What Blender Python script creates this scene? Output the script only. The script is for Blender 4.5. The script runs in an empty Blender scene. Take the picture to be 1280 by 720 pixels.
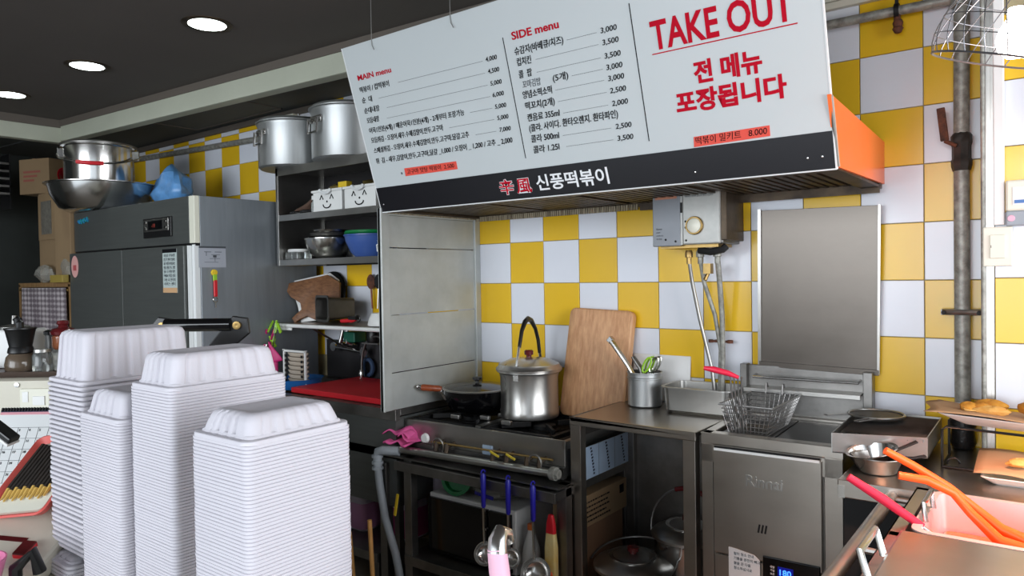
import bpy, bmesh, math, random
from mathutils import Vector, Matrix, Euler
random.seed(7)
PI = math.pi
SC = bpy.context.scene
COL = SC.collection

# ------------------------------------------------------------------ camera, world, light, exposure
cam_d = bpy.data.cameras.new('camera'); cam = bpy.data.objects.new('camera', cam_d); COL.objects.link(cam)
R_ = Vector((0.794719, 0.606758, -0.016349)); U_ = Vector((0.002164, 0.024103, 0.999707)); F_ = Vector((-0.606974, 0.794521, -0.017842))
M = Matrix(((R_.x, U_.x, -F_.x), (R_.y, U_.y, -F_.y), (R_.z, U_.z, -F_.z))).to_4x4()
M.translation = Vector((2.1789, -2.8471, 1.45))
cam.matrix_world = M
cam_d.sensor_fit = 'HORIZONTAL'; cam_d.sensor_width = 36.0; cam_d.lens = 901.0 / 1280 * 36
cam_d.clip_start = 0.02; cam_d.clip_end = 60
SC.camera = cam

w = bpy.data.worlds.new('world'); SC.world = w; w.use_nodes = True
bg = w.node_tree.nodes['Background']; bg.inputs[0].default_value = (0.80, 0.90, 1.0, 1); bg.inputs[1].default_value = 1.2

def area(name, loc, target, sx, sy, power, col):
    l = bpy.data.lights.new(name, 'AREA'); l.shape = 'RECTANGLE'; l.size = sx; l.size_y = sy; l.energy = power; l.color = col
    o = bpy.data.objects.new(name, l); COL.objects.link(o); o.location = loc
    o.rotation_euler = (Vector(target) - Vector(loc)).to_track_quat('-Z', 'Y').to_euler()
    return o
area('daylight_side', (7.0, -2.0, 1.9), (0.5, -1.0, 1.0), 5.0, 3.4, 285, (0.93, 0.96, 1.0))
area('daylight_front', (0.4, -12, 2.2), (0.0, 0, 1.15), 8.0, 4.5, 660, (0.90, 0.95, 1.0))
SC.view_settings.view_transform = 'Standard'; SC.view_settings.look = 'None'
SC.view_settings.gamma = 1.0; SC.view_settings.use_curve_mapping = False
SC.view_settings.exposure = 0.25

# ------------------------------------------------------------------ materials
def lin(c): return tuple(((x / 255) / 12.92 if x / 255 <= 0.04045 else ((x / 255 + 0.055) / 1.055) ** 2.4) for x in c)
def mat(name, c, rough=0.5, metal=0.0, var=0.0, scale=6.0, c2=None, stretch=(1, 1, 1), bump=0.0, bscale=40, trans=0, emit=None, es=0, rvar=0.0, alpha=1, spec=0.5, rnd=0.0, coat=0, tnorm=False):
    m = bpy.data.materials.new(name); m.use_nodes = True
    nt = m.node_tree; N = nt.nodes; L = nt.links; p = N['Principled BSDF']
    c = lin(c); p.inputs['Base Color'].default_value = (*c, 1)
    p.inputs['Roughness'].default_value = rough; p.inputs['Metallic'].default_value = metal
    p.inputs['Specular IOR Level'].default_value = spec
    if trans: p.inputs['Transmission Weight'].default_value = trans
    if coat: p.inputs['Coat Weight'].default_value = coat
    if alpha < 1: p.inputs['Alpha'].default_value = alpha
    if emit: p.inputs['Emission Color'].default_value = (*lin(emit), 1); p.inputs['Emission Strength'].default_value = es
    src = None
    if var or c2 or bump or rvar:
        tc = N.new('ShaderNodeTexCoord'); mp = N.new('ShaderNodeMapping'); mp.inputs['Scale'].default_value = stretch
        L.new(tc.outputs['Object'], mp.inputs[0])
        nz = N.new('ShaderNodeTexNoise'); nz.inputs['Scale'].default_value = scale; nz.inputs['Detail'].default_value = 6; nz.inputs['Roughness'].default_value = 0.6
        L.new(mp.outputs[0], nz.inputs['Vector'])
        if var or c2:
            cr = N.new('ShaderNodeValToRGB'); cr.color_ramp.elements[0].position = 0.3; cr.color_ramp.elements[1].position = 0.7
            a = lin(c2) if c2 else tuple(x * (1 - var) for x in c)
            b = c if c2 else tuple(min(1, x * (1 + var)) for x in c)
            cr.color_ramp.elements[0].color = (*a, 1); cr.color_ramp.elements[1].color = (*b, 1)
            L.new(nz.outputs[0], cr.inputs[0]); src = cr.outputs[0]
        if rvar:
            mr = N.new('ShaderNodeMapRange'); mr.inputs[3].default_value = max(0.03, rough - rvar); mr.inputs[4].default_value = rough + rvar
            L.new(nz.outputs[0], mr.inputs[0]); L.new(mr.outputs[0], p.inputs['Roughness'])
        if bump:
            n2 = N.new('ShaderNodeTexNoise'); n2.inputs['Scale'].default_value = bscale; n2.inputs['Detail'].default_value = 3
            L.new(mp.outputs[0], n2.inputs['Vector'])
            b_ = N.new('ShaderNodeBump'); b_.inputs['Strength'].default_value = bump; b_.inputs['Distance'].default_value = 0.004
            L.new(n2.outputs[0], b_.inputs['Height']); L.new(b_.outputs[0], p.inputs['Normal'])
    if rnd:
        oi = N.new('ShaderNodeObjectInfo'); hs = N.new('ShaderNodeHueSaturation')
        mr2 = N.new('ShaderNodeMapRange'); mr2.inputs[3].default_value = 1 - rnd; mr2.inputs[4].default_value = 1 + rnd
        L.new(oi.outputs['Random'], mr2.inputs[0]); L.new(mr2.outputs[0], hs.inputs['Value'])
        if src: L.new(src, hs.inputs['Color'])
        else: hs.inputs['Color'].default_value = (*c, 1)
        src = hs.outputs[0]
    if src: L.new(src, p.inputs['Base Color'])
    return m

STEEL = mat('brushed_steel', (176, 174, 170), 0.34, 1, var=.08, scale=4, stretch=(2, 2, 3), rvar=.06)
STEELH = mat('brushed_steel_flat', (178, 172, 164), 0.30, 1, var=.07, scale=3, stretch=(1.5, 3, 3), rvar=.05)
STEELD = mat('dull_dark_steel', (128, 126, 123), 0.42, 1, var=.25, scale=7, rvar=.12, bump=.1, bscale=60)
PANEL = mat('galvanised_panel', (178, 182, 180), 0.5, .45, var=.14, scale=5, rvar=.1, bump=.05, bscale=30)
PLATEM = mat('splash_plate_steel', (104, 98, 92), 0.36, .85, var=.16, scale=2.2, stretch=(1, 1, 1.6), rvar=.08)
CHROME = mat('polished_steel', (205, 203, 200), 0.19, 1, rvar=.05, scale=9)
POTS = mat('spun_aluminium', (176, 178, 178), 0.42, .9, var=.12, scale=3, stretch=(6, 6, .4), rvar=.06)
FRIDGEF = mat('fridge_front_steel', (90, 93, 91), 0.42, .45, var=.08, scale=3, stretch=(1, 1, 20), bump=.03, bscale=100)
FRIDGES = mat('fridge_side_steel', (138, 144, 150), 0.45, .45, var=.08, scale=3, stretch=(10, 10, 1), bump=.03, bscale=100)
IRON = mat('cast_iron', (26, 26, 27), 0.6, .4, var=.3, scale=30, bump=.3, bscale=90)
BLACK = mat('black_plastic', (18, 18, 19), 0.35)
MATTEB = mat('matte_black', (14, 14, 15), 0.8)
BLACKG = mat('black_gloss', (8, 8, 10), 0.12)
RUBBER = mat('grey_rubber', (60, 60, 62), 0.7)
WHITEP = mat('white_plastic', (228, 228, 226), 0.4, var=.03, scale=8)
FOAM = mat('foam_white', (206, 203, 210), 0.6, bump=.08, bscale=300, spec=.3)
BEIGE = mat('beige_enamel', (205, 200, 184), 0.45, var=.05, scale=6)
CREAM = mat('cream_plastic', (222, 220, 204), 0.4)
YTILE = mat('yellow_tile', (228, 184, 36), 0.22, var=.05, scale=2.5, rnd=.05, rvar=.06, spec=.45)
WTILE = mat('white_tile', (222, 225, 233), 0.22, var=.03, scale=2.5, rnd=.03, rvar=.06, spec=.45)
GROUT = mat('grout', (168, 156, 122), 0.9, var=.2, scale=20)
CEILM = mat('ceiling_paint', (88, 82, 78), 0.85, var=.06, scale=1.5, bump=.02)
CEILL = mat('lower_ceiling_paint', (84, 86, 84), 0.7, var=.08, scale=2)
TRIMM = mat('trim_paint', (184, 187, 170), 0.5, var=.08, scale=2)
TRIMD = mat('dark_trim', (98, 90, 82), 0.7)
FLOORM = mat('floor_tile', (150, 140, 130), 0.6, var=.25, scale=4)
WALLD = mat('dark_wall', (58, 62, 60), 0.8, var=.15, scale=3)
WALLP = mat('plain_wall', (200, 198, 192), 0.8)
BOARDW = mat('signboard_white', (196, 202, 203), 0.42, var=.015, scale=2)
BOARDK = mat('signboard_black', (17, 16, 22), 0.35)
INK = mat('ink_black', (16, 16, 20), 0.8, spec=.1)
INKR = mat('ink_red', (186, 16, 40), 0.8, spec=.1)
INKG = mat('ink_grey', (70, 74, 80), 0.6)
INKW = mat('letter_white', (235, 236, 238), 0.5)
INKB = mat('print_blue', (36, 44, 70), 0.6)
REDST = mat('red_sticker', (226, 78, 62), 0.6)
ORANGE = mat('orange_enamel', (240, 112, 48), 0.35, var=.08, scale=3, rvar=.1)
GREASE = mat('greasy_brown_metal', (92, 78, 62), 0.45, .6, c2=(48, 40, 34), scale=12, bump=.15)
RIBM = mat('ribbed_cream', (188, 176, 150), 0.7, c2=(90, 78, 60), scale=90, stretch=(1, 1, .1))
BRASS = mat('brass', (168, 140, 88), 0.42, .9, var=.15, scale=30)
GALV = mat('galvanised_pipe', (172, 172, 164), 0.5, .3, c2=(112, 110, 104), scale=38, bump=.2, bscale=60)
RUSTY = mat('rusty_iron', (120, 70, 48), 0.8, .2, c2=(52, 38, 34), scale=40, bump=.3)
WOODB = mat('worn_maple_board', (214, 166, 122), 0.55, c2=(176, 124, 84), scale=7, stretch=(9, 9, .9), bump=.15, bscale=25)
WOODP = mat('brown_paddle_wood', (142, 98, 64), 0.55, c2=(98, 62, 38), scale=9, stretch=(.8, 8, 8), bump=.1)
WOODC = mat('pine_cabinet', (150, 118, 78), 0.6, c2=(120, 90, 56), scale=6, stretch=(8, 8, 1))
WOODH = mat('wooden_handle', (150, 74, 40), 0.4, c2=(112, 50, 26), scale=12, stretch=(1, 8, 8))
BAMBOO = mat('bamboo', (214, 158, 92), 0.5, var=.1, scale=20)
CARD = mat('cardboard', (140, 116, 86), 0.85, var=.08, scale=5, bump=.05)
CARDD = mat('cardboard_brown', (120, 90, 66), 0.85, var=.1, scale=5)
REDP = mat('red_plastic', (206, 30, 42), 0.35)
REDD = mat('red_cutting_board', (204, 28, 40), 0.5, var=.06)
PINKR = mat('red_pink_rubber', (226, 40, 72), 0.35)
MAROON = mat('maroon_ceramic', (92, 28, 30), 0.18)
PINK = mat('pink_cloth', (232, 96, 160), 0.9, var=.12, scale=30, bump=.4, bscale=220)
MAGENTA = mat('magenta_rubber', (196, 40, 112), 0.5)
LPINK = mat('pale_pink', (226, 176, 196), 0.5)
GREEN = mat('green_plastic', (14, 116, 62), 0.4)
LIME = mat('lime_plastic', (150, 200, 50), 0.4)
TEAL = mat('teal_plastic', (60, 140, 140), 0.4)
BLUEB = mat('blue_bowl_plastic', (62, 92, 160), 0.35)
BLUEH = mat('blue_grip', (34, 30, 150), 0.35)
BLUET = mat('blue_tub', (30, 100, 170), 0.4)
BAGB = mat('blue_bag_film', (96, 150, 205), 0.3, var=.25, scale=12, bump=.5, bscale=18)
BAGC = mat('clear_bag_film', (170, 168, 160), 0.25, var=.2, scale=12, alpha=.5, bump=.5, bscale=22)
YELLOWP = mat('yellow_card', (226, 190, 40), 0.6)
YSTEM = mat('yellow_grip', (220, 196, 60), 0.4)
ORTONG = mat('orange_silicone', (250, 100, 34), 0.35)
PAPER = mat('paper_white', (222, 224, 224), 0.8)
PAPERB = mat('bluish_film_sheet', (176, 198, 222), 0.5, var=.08)
KRAFT = mat('kraft_paper', (196, 156, 116), 0.85, var=.08, scale=8, bump=.1)
FRIED = mat('fried_batter', (222, 160, 52), 0.75, c2=(176, 104, 28), scale=24, bump=.8, bscale=50)
FRIEDL = mat('pale_batter', (238, 190, 110), 0.75, c2=(216, 146, 60), scale=24, bump=.8, bscale=50)
SAUCE = mat('hot_sauce', (232, 96, 40), 0.25, bump=.3, bscale=20)
JERRY = mat('translucent_jug', (206, 196, 214), 0.35, trans=.25, var=.05)
LIQ = mat('pink_liquid', (184, 130, 172), 0.3)
GLASS = mat('clear_glass', (235, 240, 238), 0.05, trans=.92)
AMBER = mat('amber_glass', (176, 110, 78), 0.15, trans=.5)
COFFEE = mat('coffee_glass', (120, 104, 88), 0.12, trans=.4)
DARKGL = mat('dark_window_glass', (14, 18, 18), 0.15)
PLAID = mat('curtain_cloth', (140, 132, 136), 0.9, bump=.2, bscale=200)
EGGT = mat('pulp_grey', (186, 172, 156), 0.9, bump=.2)
WIRE = mat('galvanised_wire', (150, 148, 146), 0.32, .85)
BULB = mat('bulb_glow', (255, 250, 244), .3, emit=(255, 244, 236), es=14)
LEDM = mat('downlight_lens', (255, 255, 255), .4, emit=(236, 248, 244), es=9)
DISP = mat('display_digits', (20, 40, 200), .4, emit=(50, 110, 255), es=3)
GREENH = mat('green_hologram_sticker', (40, 190, 150), .25, .4, c2=(60, 120, 220), scale=40)
# plaid on the curtain: woven pattern by two wave sets
nt = PLAID.node_tree; p = nt.nodes['Principled BSDF']; tc = nt.nodes.new('ShaderNodeTexCoord')
ws = []
for d in ('X', 'Z'):
    wv = nt.nodes.new('ShaderNodeTexWave'); wv.bands_direction = d; wv.inputs['Scale'].default_value = 9; nt.links.new(tc.outputs['Object'], wv.inputs[0]); ws.append(wv)
mx = nt.nodes.new('ShaderNodeMath'); mx.operation = 'ADD'; nt.links.new(ws[0].outputs['Fac'], mx.inputs[0]); nt.links.new(ws[1].outputs['Fac'], mx.inputs[1])
cr = nt.nodes.new('ShaderNodeValToRGB'); cr.color_ramp.elements[0].position = .3; cr.color_ramp.elements[0].color = (*lin((96, 86, 92)), 1); cr.color_ramp.elements[1].position = .95; cr.color_ramp.elements[1].color = (*lin((170, 162, 164)), 1)
mm = nt.nodes.new('ShaderNodeMath'); mm.operation = 'MULTIPLY'; mm.inputs[1].default_value = .5; nt.links.new(mx.outputs[0], mm.inputs[0]); nt.links.new(mm.outputs[0], cr.inputs[0]); nt.links.new(cr.outputs[0], p.inputs['Base Color'])

# ------------------------------------------------------------------ mesh builder
def rot(rx=0, ry=0, rz=0, loc=(0, 0, 0)):
    return Matrix.Translation(Vector(loc)) @ Euler((math.radians(rx), math.radians(ry), math.radians(rz))).to_matrix().to_4x4()
class MB:
    def __init__(s, T=None): s.v = []; s.f = []; s.T = T
    def add(s, vs, fs, T=None):
        b = len(s.v)
        for q in vs:
            q = Vector(q)
            if T is not None: q = T @ q
            if s.T is not None: q = s.T @ q
            s.v.append(q)
        s.f += [tuple(b + i for i in f) for f in fs]
        return s
    def box(s, x0, x1, y0, y1, z0, z1, T=None):
        vs = [(x, y, z) for z in (z0, z1) for y in (y0, y1) for x in (x0, x1)]
        return s.add(vs, [(0, 2, 3, 1), (4, 5, 7, 6), (0, 1, 5, 4), (2, 6, 7, 3), (0, 4, 6, 2), (1, 3, 7, 5)], T)
    def tube(s, pts, r, n=10, closed=False, cap=True, T=None):
        P = [Vector(q) for q in pts]; k = len(P); rings = []
        rr = r if isinstance(r, (list, tuple)) else [r] * k
        up = None
        for i in range(k):
            if closed: t = P[(i + 1) % k] - P[i - 1]
            else: t = P[min(i + 1, k - 1)] - P[max(i - 1, 0)]
            t.normalize()
            if up is None:
                up = Vector((0, 0, 1)) if abs(t.z) < .9 else Vector((1, 0, 0))
            a = t.cross(up)
            if a.length < 1e-5: a = t.orthogonal()
            a.normalize(); up = a.cross(t).normalized()
            rings.append([P[i] + (a * math.cos(2 * PI * j / n) + up * math.sin(2 * PI * j / n)) * rr[i] for j in range(n)])
        vs = [q for g in rings for q in g]; fs = []
        for i in range(k if closed else k - 1):
            for j in range(n):
                a0 = i * n + j; a1 = i * n + (j + 1) % n; i2 = (i + 1) % k
                fs.append((a0, a1, i2 * n + (j + 1) % n, i2 * n + j))
        if cap and not closed:
            fs.append(tuple(range(n - 1, -1, -1))); fs.append(tuple((k - 1) * n + j for j in range(n)))
        return s.add(vs, fs, T)
    def lathe(s, prof, n=32, c=(0, 0, 0), T=None, sx=1, sy=1):
        vs = []; fs = []
        for (r, z) in prof:
            for j in range(n):
                a = 2 * PI * j / n; vs.append((c[0] + r * sx * math.cos(a), c[1] + r * sy * math.sin(a), c[2] + z))
        for i in range(len(prof) - 1):
            for j in range(n):
                fs.append((i * n + j, i * n + (j + 1) % n, (i + 1) * n + (j + 1) % n, (i + 1) * n + j))
        if prof[0][0] > 1e-4: fs.append(tuple(range(n - 1, -1, -1)))
        if prof[-1][0] > 1e-4: fs.append(tuple((len(prof) - 1) * n + j for j in range(n)))
        return s.add(vs, fs, T)
    def prism(s, poly, h0, h1, T=None):     # polygon in x,y extruded z
        n = len(poly)
        return s.add([(x, y, h0) for x, y in poly] + [(x, y, h1) for x, y in poly],
                     [tuple(range(n - 1, -1, -1)), tuple(range(n, 2 * n))] + [(i, (i + 1) % n, n + (i + 1) % n, n + i) for i in range(n)], T)
    def loops(s, L, cap0=True, cap1=True, T=None):   # list of equal-length vertex loops
        n = len(L[0]); vs = [q for g in L for q in g]; fs = []
        for i in range(len(L) - 1):
            for j in range(n): fs.append((i * n + j, i * n + (j + 1) % n, (i + 1) * n + (j + 1) % n, (i + 1) * n + j))
        if cap0: fs.append(tuple(range(n - 1, -1, -1)))
        if cap1: fs.append(tuple((len(L) - 1) * n + j for j in range(n)))
        return s.add(vs, fs, T)
    def grid(s, fn, nu, nv, T=None):
        vs = [fn(i / nu, j / nv) for i in range(nu + 1) for j in range(nv + 1)]
        fs = [(i * (nv + 1) + j, (i + 1) * (nv + 1) + j, (i + 1) * (nv + 1) + j + 1, i * (nv + 1) + j + 1) for i in range(nu) for j in range(nv)]
        return s.add(vs, fs, T)
    def build(s, name, m, parent=None, smooth=True, bevel=0, loc=None, rz=0, solid=0):
        me = bpy.data.meshes.new(name); me.from_pydata([tuple(q) for q in s.v], [], s.f)
        bm = bmesh.new(); bm.from_mesh(me)
        bmesh.ops.remove_doubles(bm, verts=bm.verts, dist=1e-6)
        if bevel:
            es = [e for e in bm.edges if len(e.link_faces) == 2 and e.calc_face_angle(0) > .5]
            bmesh.ops.bevel(bm, geom=es, offset=bevel, segments=2, affect='EDGES', profile=.5, clamp_overlap=True)
        bmesh.ops.recalc_face_normals(bm, faces=bm.faces)
        bm.to_mesh(me); bm.free()
        me.materials.append(m)
        if smooth:
            me.shade_smooth(); me.set_sharp_from_angle(angle=math.radians(38))
        o = bpy.data.objects.new(name, me); COL.objects.link(o)
        if loc is not None: o.location = loc
        if rz: o.rotation_euler.z = math.radians(rz)
        if parent is not None: o.parent = parent
        if solid:
            md = o.modifiers.new('thickness', 'SOLIDIFY'); md.thickness = solid; md.offset = 0
        return o
def tag(o, label, cat, group=None):
    o['label'] = label; o['category'] = cat
    if group: o['group'] = group
    return o
def thing(name, label, cat, loc=(0, 0, 0), rz=0, group=None):
    o = bpy.data.objects.new(name, None); COL.objects.link(o); o.location = loc; o.rotation_euler.z = math.radians(rz)
    o.empty_display_size = .05
    return tag(o, label, cat, group)
def struct(o): o['kind'] = 'structure'; return o
def lab(o, t): o['label'] = t; return o
def copy_tree(o, parent=None):
    c = o.copy(); COL.objects.link(c); c.parent = parent
    for ch in list(o.children): copy_tree(ch, c)
    return c
def rrect(w, d, r, n=5, cx=0, cy=0):
    pts = []
    for (sx, sy, a0) in ((1, 1, 0), (-1, 1, 90), (-1, -1, 180), (1, -1, 270)):
        for k in range(n + 1):
            a = math.radians(a0 + 90 * k / n)
            pts.append((cx + sx * (w / 2 - r) + r * math.cos(a), cy + sy * (d / 2 - r) + r * math.sin(a)))
    return pts
def ring(pts, z): return [(x, y, z) for x, y in pts]
def arc(c, r, a0, a1, n, plane='xz'):
    out = []
    for i in range(n + 1):
        a = math.radians(a0 + (a1 - a0) * i / n); u = r * math.cos(a); v = r * math.sin(a)
        out.append({'xz': (c[0] + u, c[1], c[2] + v), 'xy': (c[0] + u, c[1] + v, c[2]), 'yz': (c[0], c[1] + u, c[2] + v)}[plane])
    return out
def text(s, size, m, parent, T, name='lettering', width=None, bold=0, align='LEFT', ext=.0004, shear=0, space=1.0):
    cu = bpy.data.curves.new('text', 'FONT'); cu.body = s; cu.size = size; cu.align_x = align; cu.offset = bold; cu.extrude = ext; cu.shear = shear
    cu.resolution_u = 3; cu.space_character = space
    tmp = bpy.data.objects.new('text_tmp', cu); COL.objects.link(tmp)
    dg = bpy.context.evaluated_depsgraph_get()
    me = bpy.data.meshes.new_from_object(tmp.evaluated_get(dg))
    bpy.data.objects.remove(tmp)
    if len(me.vertices) and width:
        xs = [q.co.x for q in me.vertices]; wd = max(xs) - min(xs); k = width / wd; x0 = min(xs)
        for q in me.vertices: q.co.x = (q.co.x - x0) * k
    me.transform(T); me.materials.clear(); me.materials.append(m)
    o = bpy.data.objects.new(name, me); COL.objects.link(o); o.parent = parent
    return o

# ------------------------------------------------------------------ STRUCTURE
struct(MB().box(-5, 3.7, -4.7, .12, -.1, 0).build('floor', FLOORM, smooth=False))
wb = struct(MB().box(-5, 3.7, .0045, .12, 0, 2.75).build('wall_back', GROUT, smooth=False))
tile = MB().box(-.0985, .0985, -.0045, .0045, -.0985, .0985).build('tile', YTILE, wb, smooth=False, bevel=.0012)
tme = {}
def tile_mesh(wd, ht, m):
    k = (round(wd, 3), round(ht, 3), m.name)
    if k not in tme:
        q = MB().box(-wd / 2, wd / 2, -.0045, .0045, -ht / 2, ht / 2).build('tile', m, wb, smooth=False, bevel=.0012)
        tme[k] = q.data; bpy.data.objects.remove(q)
    return tme[k]
bpy.data.objects.remove(tile)
def put_tile(parent, x0, x1, z0, z1, y, m):
    o = bpy.data.objects.new('tile', tile_mesh(x1 - x0 - .003, z1 - z0 - .003, m)); COL.objects.link(o); o.parent = parent
    o.location = ((x0 + x1) / 2, y + random.uniform(-.0006, .0006), (z0 + z1) / 2)
for n in range(-1, 10):
    for m_ in range(-2, 8):
        x0, x1 = .2 * n, .2 * n + .2
        put_tile(wb, x0, min(x1, 2.01), 2.2097 - .2 * m_ - .2, 2.2097 - .2 * m_, .0005, YTILE if (n + m_) % 2 else WTILE)
for i in range(-13, 5):
    for j in range(-2, 6):
        x0 = -1.241 + .222 * i; x1 = x0 + .222
        if x0 > -.21: continue
        z1 = 2.25 - .2125 * j; z0 = z1 - .2125
        put_tile(wb, x0, min(x1, -.203), z0, min(z1, 2.6), .0005, YTILE if (i + j) % 2 else WTILE)
# pilaster at the right end of the tiled wall
wr = struct(MB().box(2.012, 3.7, -.173, .0, 0, 2.75).build('wall_right', GROUT, smooth=False))
for i in range(4):
    for j in range(-3, 8):
        z1 = 1.617 - .2 * j
        put_tile(wr, 2.013 + .2 * i, 2.213 + .2 * i, z1 - .2, z1, -.1775, YTILE if (i + j) % 2 else WTILE)
struct(MB().box(1.990, 2.012, -.186, -.160, 0, 2.75).box(1.997, 2.004, -.189, -.186, 0, 2.75).build('trim_1', STEEL, smooth=False))
struct(MB().box(-5.0, -4.85, -4.7, .0, 0, 2.75).build('wall_left', WALLD, smooth=False))
struct(MB().box(-5, -2.6, -4.85, -4.7, 0, 2.75).box(-2.6, 3.7, -4.85, -4.7, 2.55, 2.75).box(-2.6, 3.7, -4.85, -4.7, 0, .15).box(3.5, 3.7, -4.85, -4.7, .15, 2.55).build('wall_front', WALLP, smooth=False))
# window side wall with a big opening
struct(MB().box(3.7, 3.8, -4.85, -3.05, 0, 2.75).box(3.7, 3.8, -.05, .12, 0, 2.75).box(3.7, 3.8, -3.05, -.05, 0, .15).box(3.7, 3.8, -3.05, -.05, 2.55, 2.75).build('wall_side', WALLP, smooth=False))
# ceilings and the beam between them (beam runs 3.5 degrees off the wall)
SL = .0616
def beamY(x): return -.69 + (x + 3.48) * SL
struct(MB().prism([(-3.48, -4.7), (3.7, -4.7), (3.7, beamY(3.7)), (-3.48, beamY(-3.48))], 2.6, 2.7).build('ceiling', CEILM, smooth=False))
struct(MB().prism([(-5, beamY(-5) + .02), (3.7, beamY(3.7) + .02), (3.7, .12), (-5, .12)], 2.53, 2.6).prism([(-5, -4.7), (-3.5, -4.7), (-3.5, beamY(-3.5)), (-5, beamY(-5))], 2.53, 2.6).build('ceiling_lower', CEILL, smooth=False))
a = math.degrees(math.atan(SL))
Tb = rot(0, 0, a, (-3.48, beamY(-3.48), 0))
bm_ = struct(MB(Tb).box(0, 7.2, 0, .06, 2.452, 2.6).build('ceiling_beam', TRIMM, smooth=False))
struct(MB(Tb).box(0, 7.2, -.012, 0, 2.452, 2.557).build('trim_2', TRIMM, smooth=False, bevel=.003))
struct(MB(Tb).box(0, 7.2, -.016, 0, 2.557, 2.6).build('trim_3', TRIMD, smooth=False))
struct(MB().box(-3.54, -3.48, -4.7, -.69, 2.44, 2.6).build('ceiling_beam', TRIMM, smooth=False))
struct(MB().box(-3.48, -3.468, -4.7, -.70, 2.44, 2.545).build('trim_4', TRIMM, smooth=False, bevel=.003))
struct(MB().box(-3.48, -3.464, -4.7, -.70, 2.545, 2.6).build('trim_5', TRIMD, smooth=False))
hatch = struct(MB().box(-2.75, -2.742, -.42, -.08, 2.524, 2.53).box(-1.75, -1.742, -.38, -.08, 2.524, 2.53).box(-2.75, -1.742, -.425, -.417, 2.524, 2.53).box(-2.75, -1.742, -.088, -.08, 2.524, 2.53).build('ceiling_hatch', TRIMD, smooth=False))
# dark glazed door on the far left
dr = struct(MB().box(-4.85, -4.80, -1.9, -1.82, 0, 2.3).box(-4.85, -4.80, -.9, -.82, 0, 2.3).box(-4.85, -4.80, -1.9, -.82, 2.2, 2.3).box(-4.85, -4.80, -1.82, -.9, 1.0, 1.06).build('door_1', BLACK, smooth=False))
MB().box(-4.84, -4.825, -1.82, -.9, 0, 2.2).build('door_glass', DARKGL, dr, smooth=False)

# ------------------------------------------------------------------ downlights
LL = [((-.872, -1.077), 'round recessed ceiling downlight nearest the menu board'), ((-1.937, -1.145), 'round recessed ceiling downlight in the middle of the row'), ((-2.913, -1.188), 'round recessed ceiling downlight farthest left of the row')]
for (x, y), lb in LL:
    t = thing('ceiling_downlight', lb, 'light', (x, y, 2.6), group='recessed downlights')
    MB().lathe([(.082, -.004), (.100, -.007), (.108, -.003), (.108, .0)], 32).build('rim', GREASE, t)
    MB().lathe([(.001, -.009), (.06, -.0085), (.081, -.004), (.081, -.001)], 32).build('lens', LEDM, t)
    l = bpy.data.lights.new('downlight', 'SPOT'); l.energy = 7; l.spot_size = 2.2; l.spot_blend = .8; l.shadow_soft_size = .08; l.color = (.88, 1, .94)
    lo = bpy.data.objects.new('downlight_lamp', l); COL.objects.link(lo); lo.location = (x, y, 2.58)

# ------------------------------------------------------------------ MENU BOARD  (u right, v up the slope)
bU = Vector((1, 0, 0)); bV = Vector((0, -.204, .66)).normalized(); bN = bU.cross(bV)
TB = Matrix(((bU.x, bV.x, bN.x, -.19), (bU.y, bV.y, bN.y, -.674), (bU.z, bV.z, bN.z, 1.738), (0, 0, 0, 1)))
board = thing('menu_board', 'large white menu signboard with black bottom band leaning out over the range hood', 'sign')
board.matrix_world = TB
MB().box(-.002, 1.862, .1035, .692, -.012, 0).build('board_panel', BOARDW, board, smooth=False, bevel=.001)
MB().box(-.002, 1.862, -.002, .1035, -.012, .0005).build('black_band', BOARDK, board, smooth=False)
MB().box(-.002, 1.862, -.006, -.002, -.012, .002).box(-.006, -.002, -.006, .692, -.012, .001).box(1.862, 1.866, -.006, .692, -.012, .001).build('edge_strip', PAPER, board, smooth=False)
dvm = MB()
for u in (.813, 1.3075): dvm = MB().box(u, u + .0028, .144, .569, 0, .0012).build('divider_line', INK, board, smooth=False)
def bt(s, u, v, h, m=INK, u1=None, bold=0, name='lettering', shear=0, lift=.0014):
    return text(s, h, m, board, Matrix.Translation((u, v, lift)), name, (u1 - u) if u1 else None, bold, shear=shear)
def dash(u0, u1, v, dotted):
    mb = MB()
    if dotted:
        k = int((u1 - u0) / .0052)
        for i in range(k): mb.box(u0 + i * .0052, u0 + i * .0052 + .0036, v, v + .0012, 0, .001)
    else: mb.box(u0, u1, v, v + .0011, 0, .001)
    mb.build('price_line', INKG, board, smooth=False)
bt('MAIN menu', .05, .553, .030, INKR, .248, .0006)
bt('SIDE menu', .853, .553, .036, INKR, 1.048, .0009)
rows = [('떡볶이 / 컵떡볶이', .045, .222, .505, (.27, .707), '4,000'), ('순  대', .044, .106, .463, (.143, .707), '4,500'), ('순대내장', .042, .135, .42, (.176, .708), '5,000'),
        ('모듬내장', .043, .118, .379, (.162, .709), '6,000'), ('어묵1인분(4개) / 매운어묵1인분(4개) - 2개부터 포장가능', .043, .574, .337, (.601, .708), '5,000'),
        ('모듬튀김 - 오징어.새우.수제김말이.만두.고구마', .04, .454, .296, (.484, .707), '5,000'), ('스페셜튀김 - 오징어.새우.수제김말이.만두.고구마.달걀.고추', .041, .574, .253, (.606, .706), '7,000'),
        ('튀  김 - 새우,김말이,만두,고구마,달걀 _1,000 / 오징어 _ 1,200 / 고추 _ 2,000', .039, .771, .208, None, None)]
for s, u0, u1, v, ln, pr_ in rows:
    bt(s, u0, v, .026, INK, u1, .0003, shear=.12)
    if ln: dash(ln[0], ln[1], v + .003, False); bt(pr_, .722, v - .001, .022, INK, .774, .0002, shear=.15)
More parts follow.
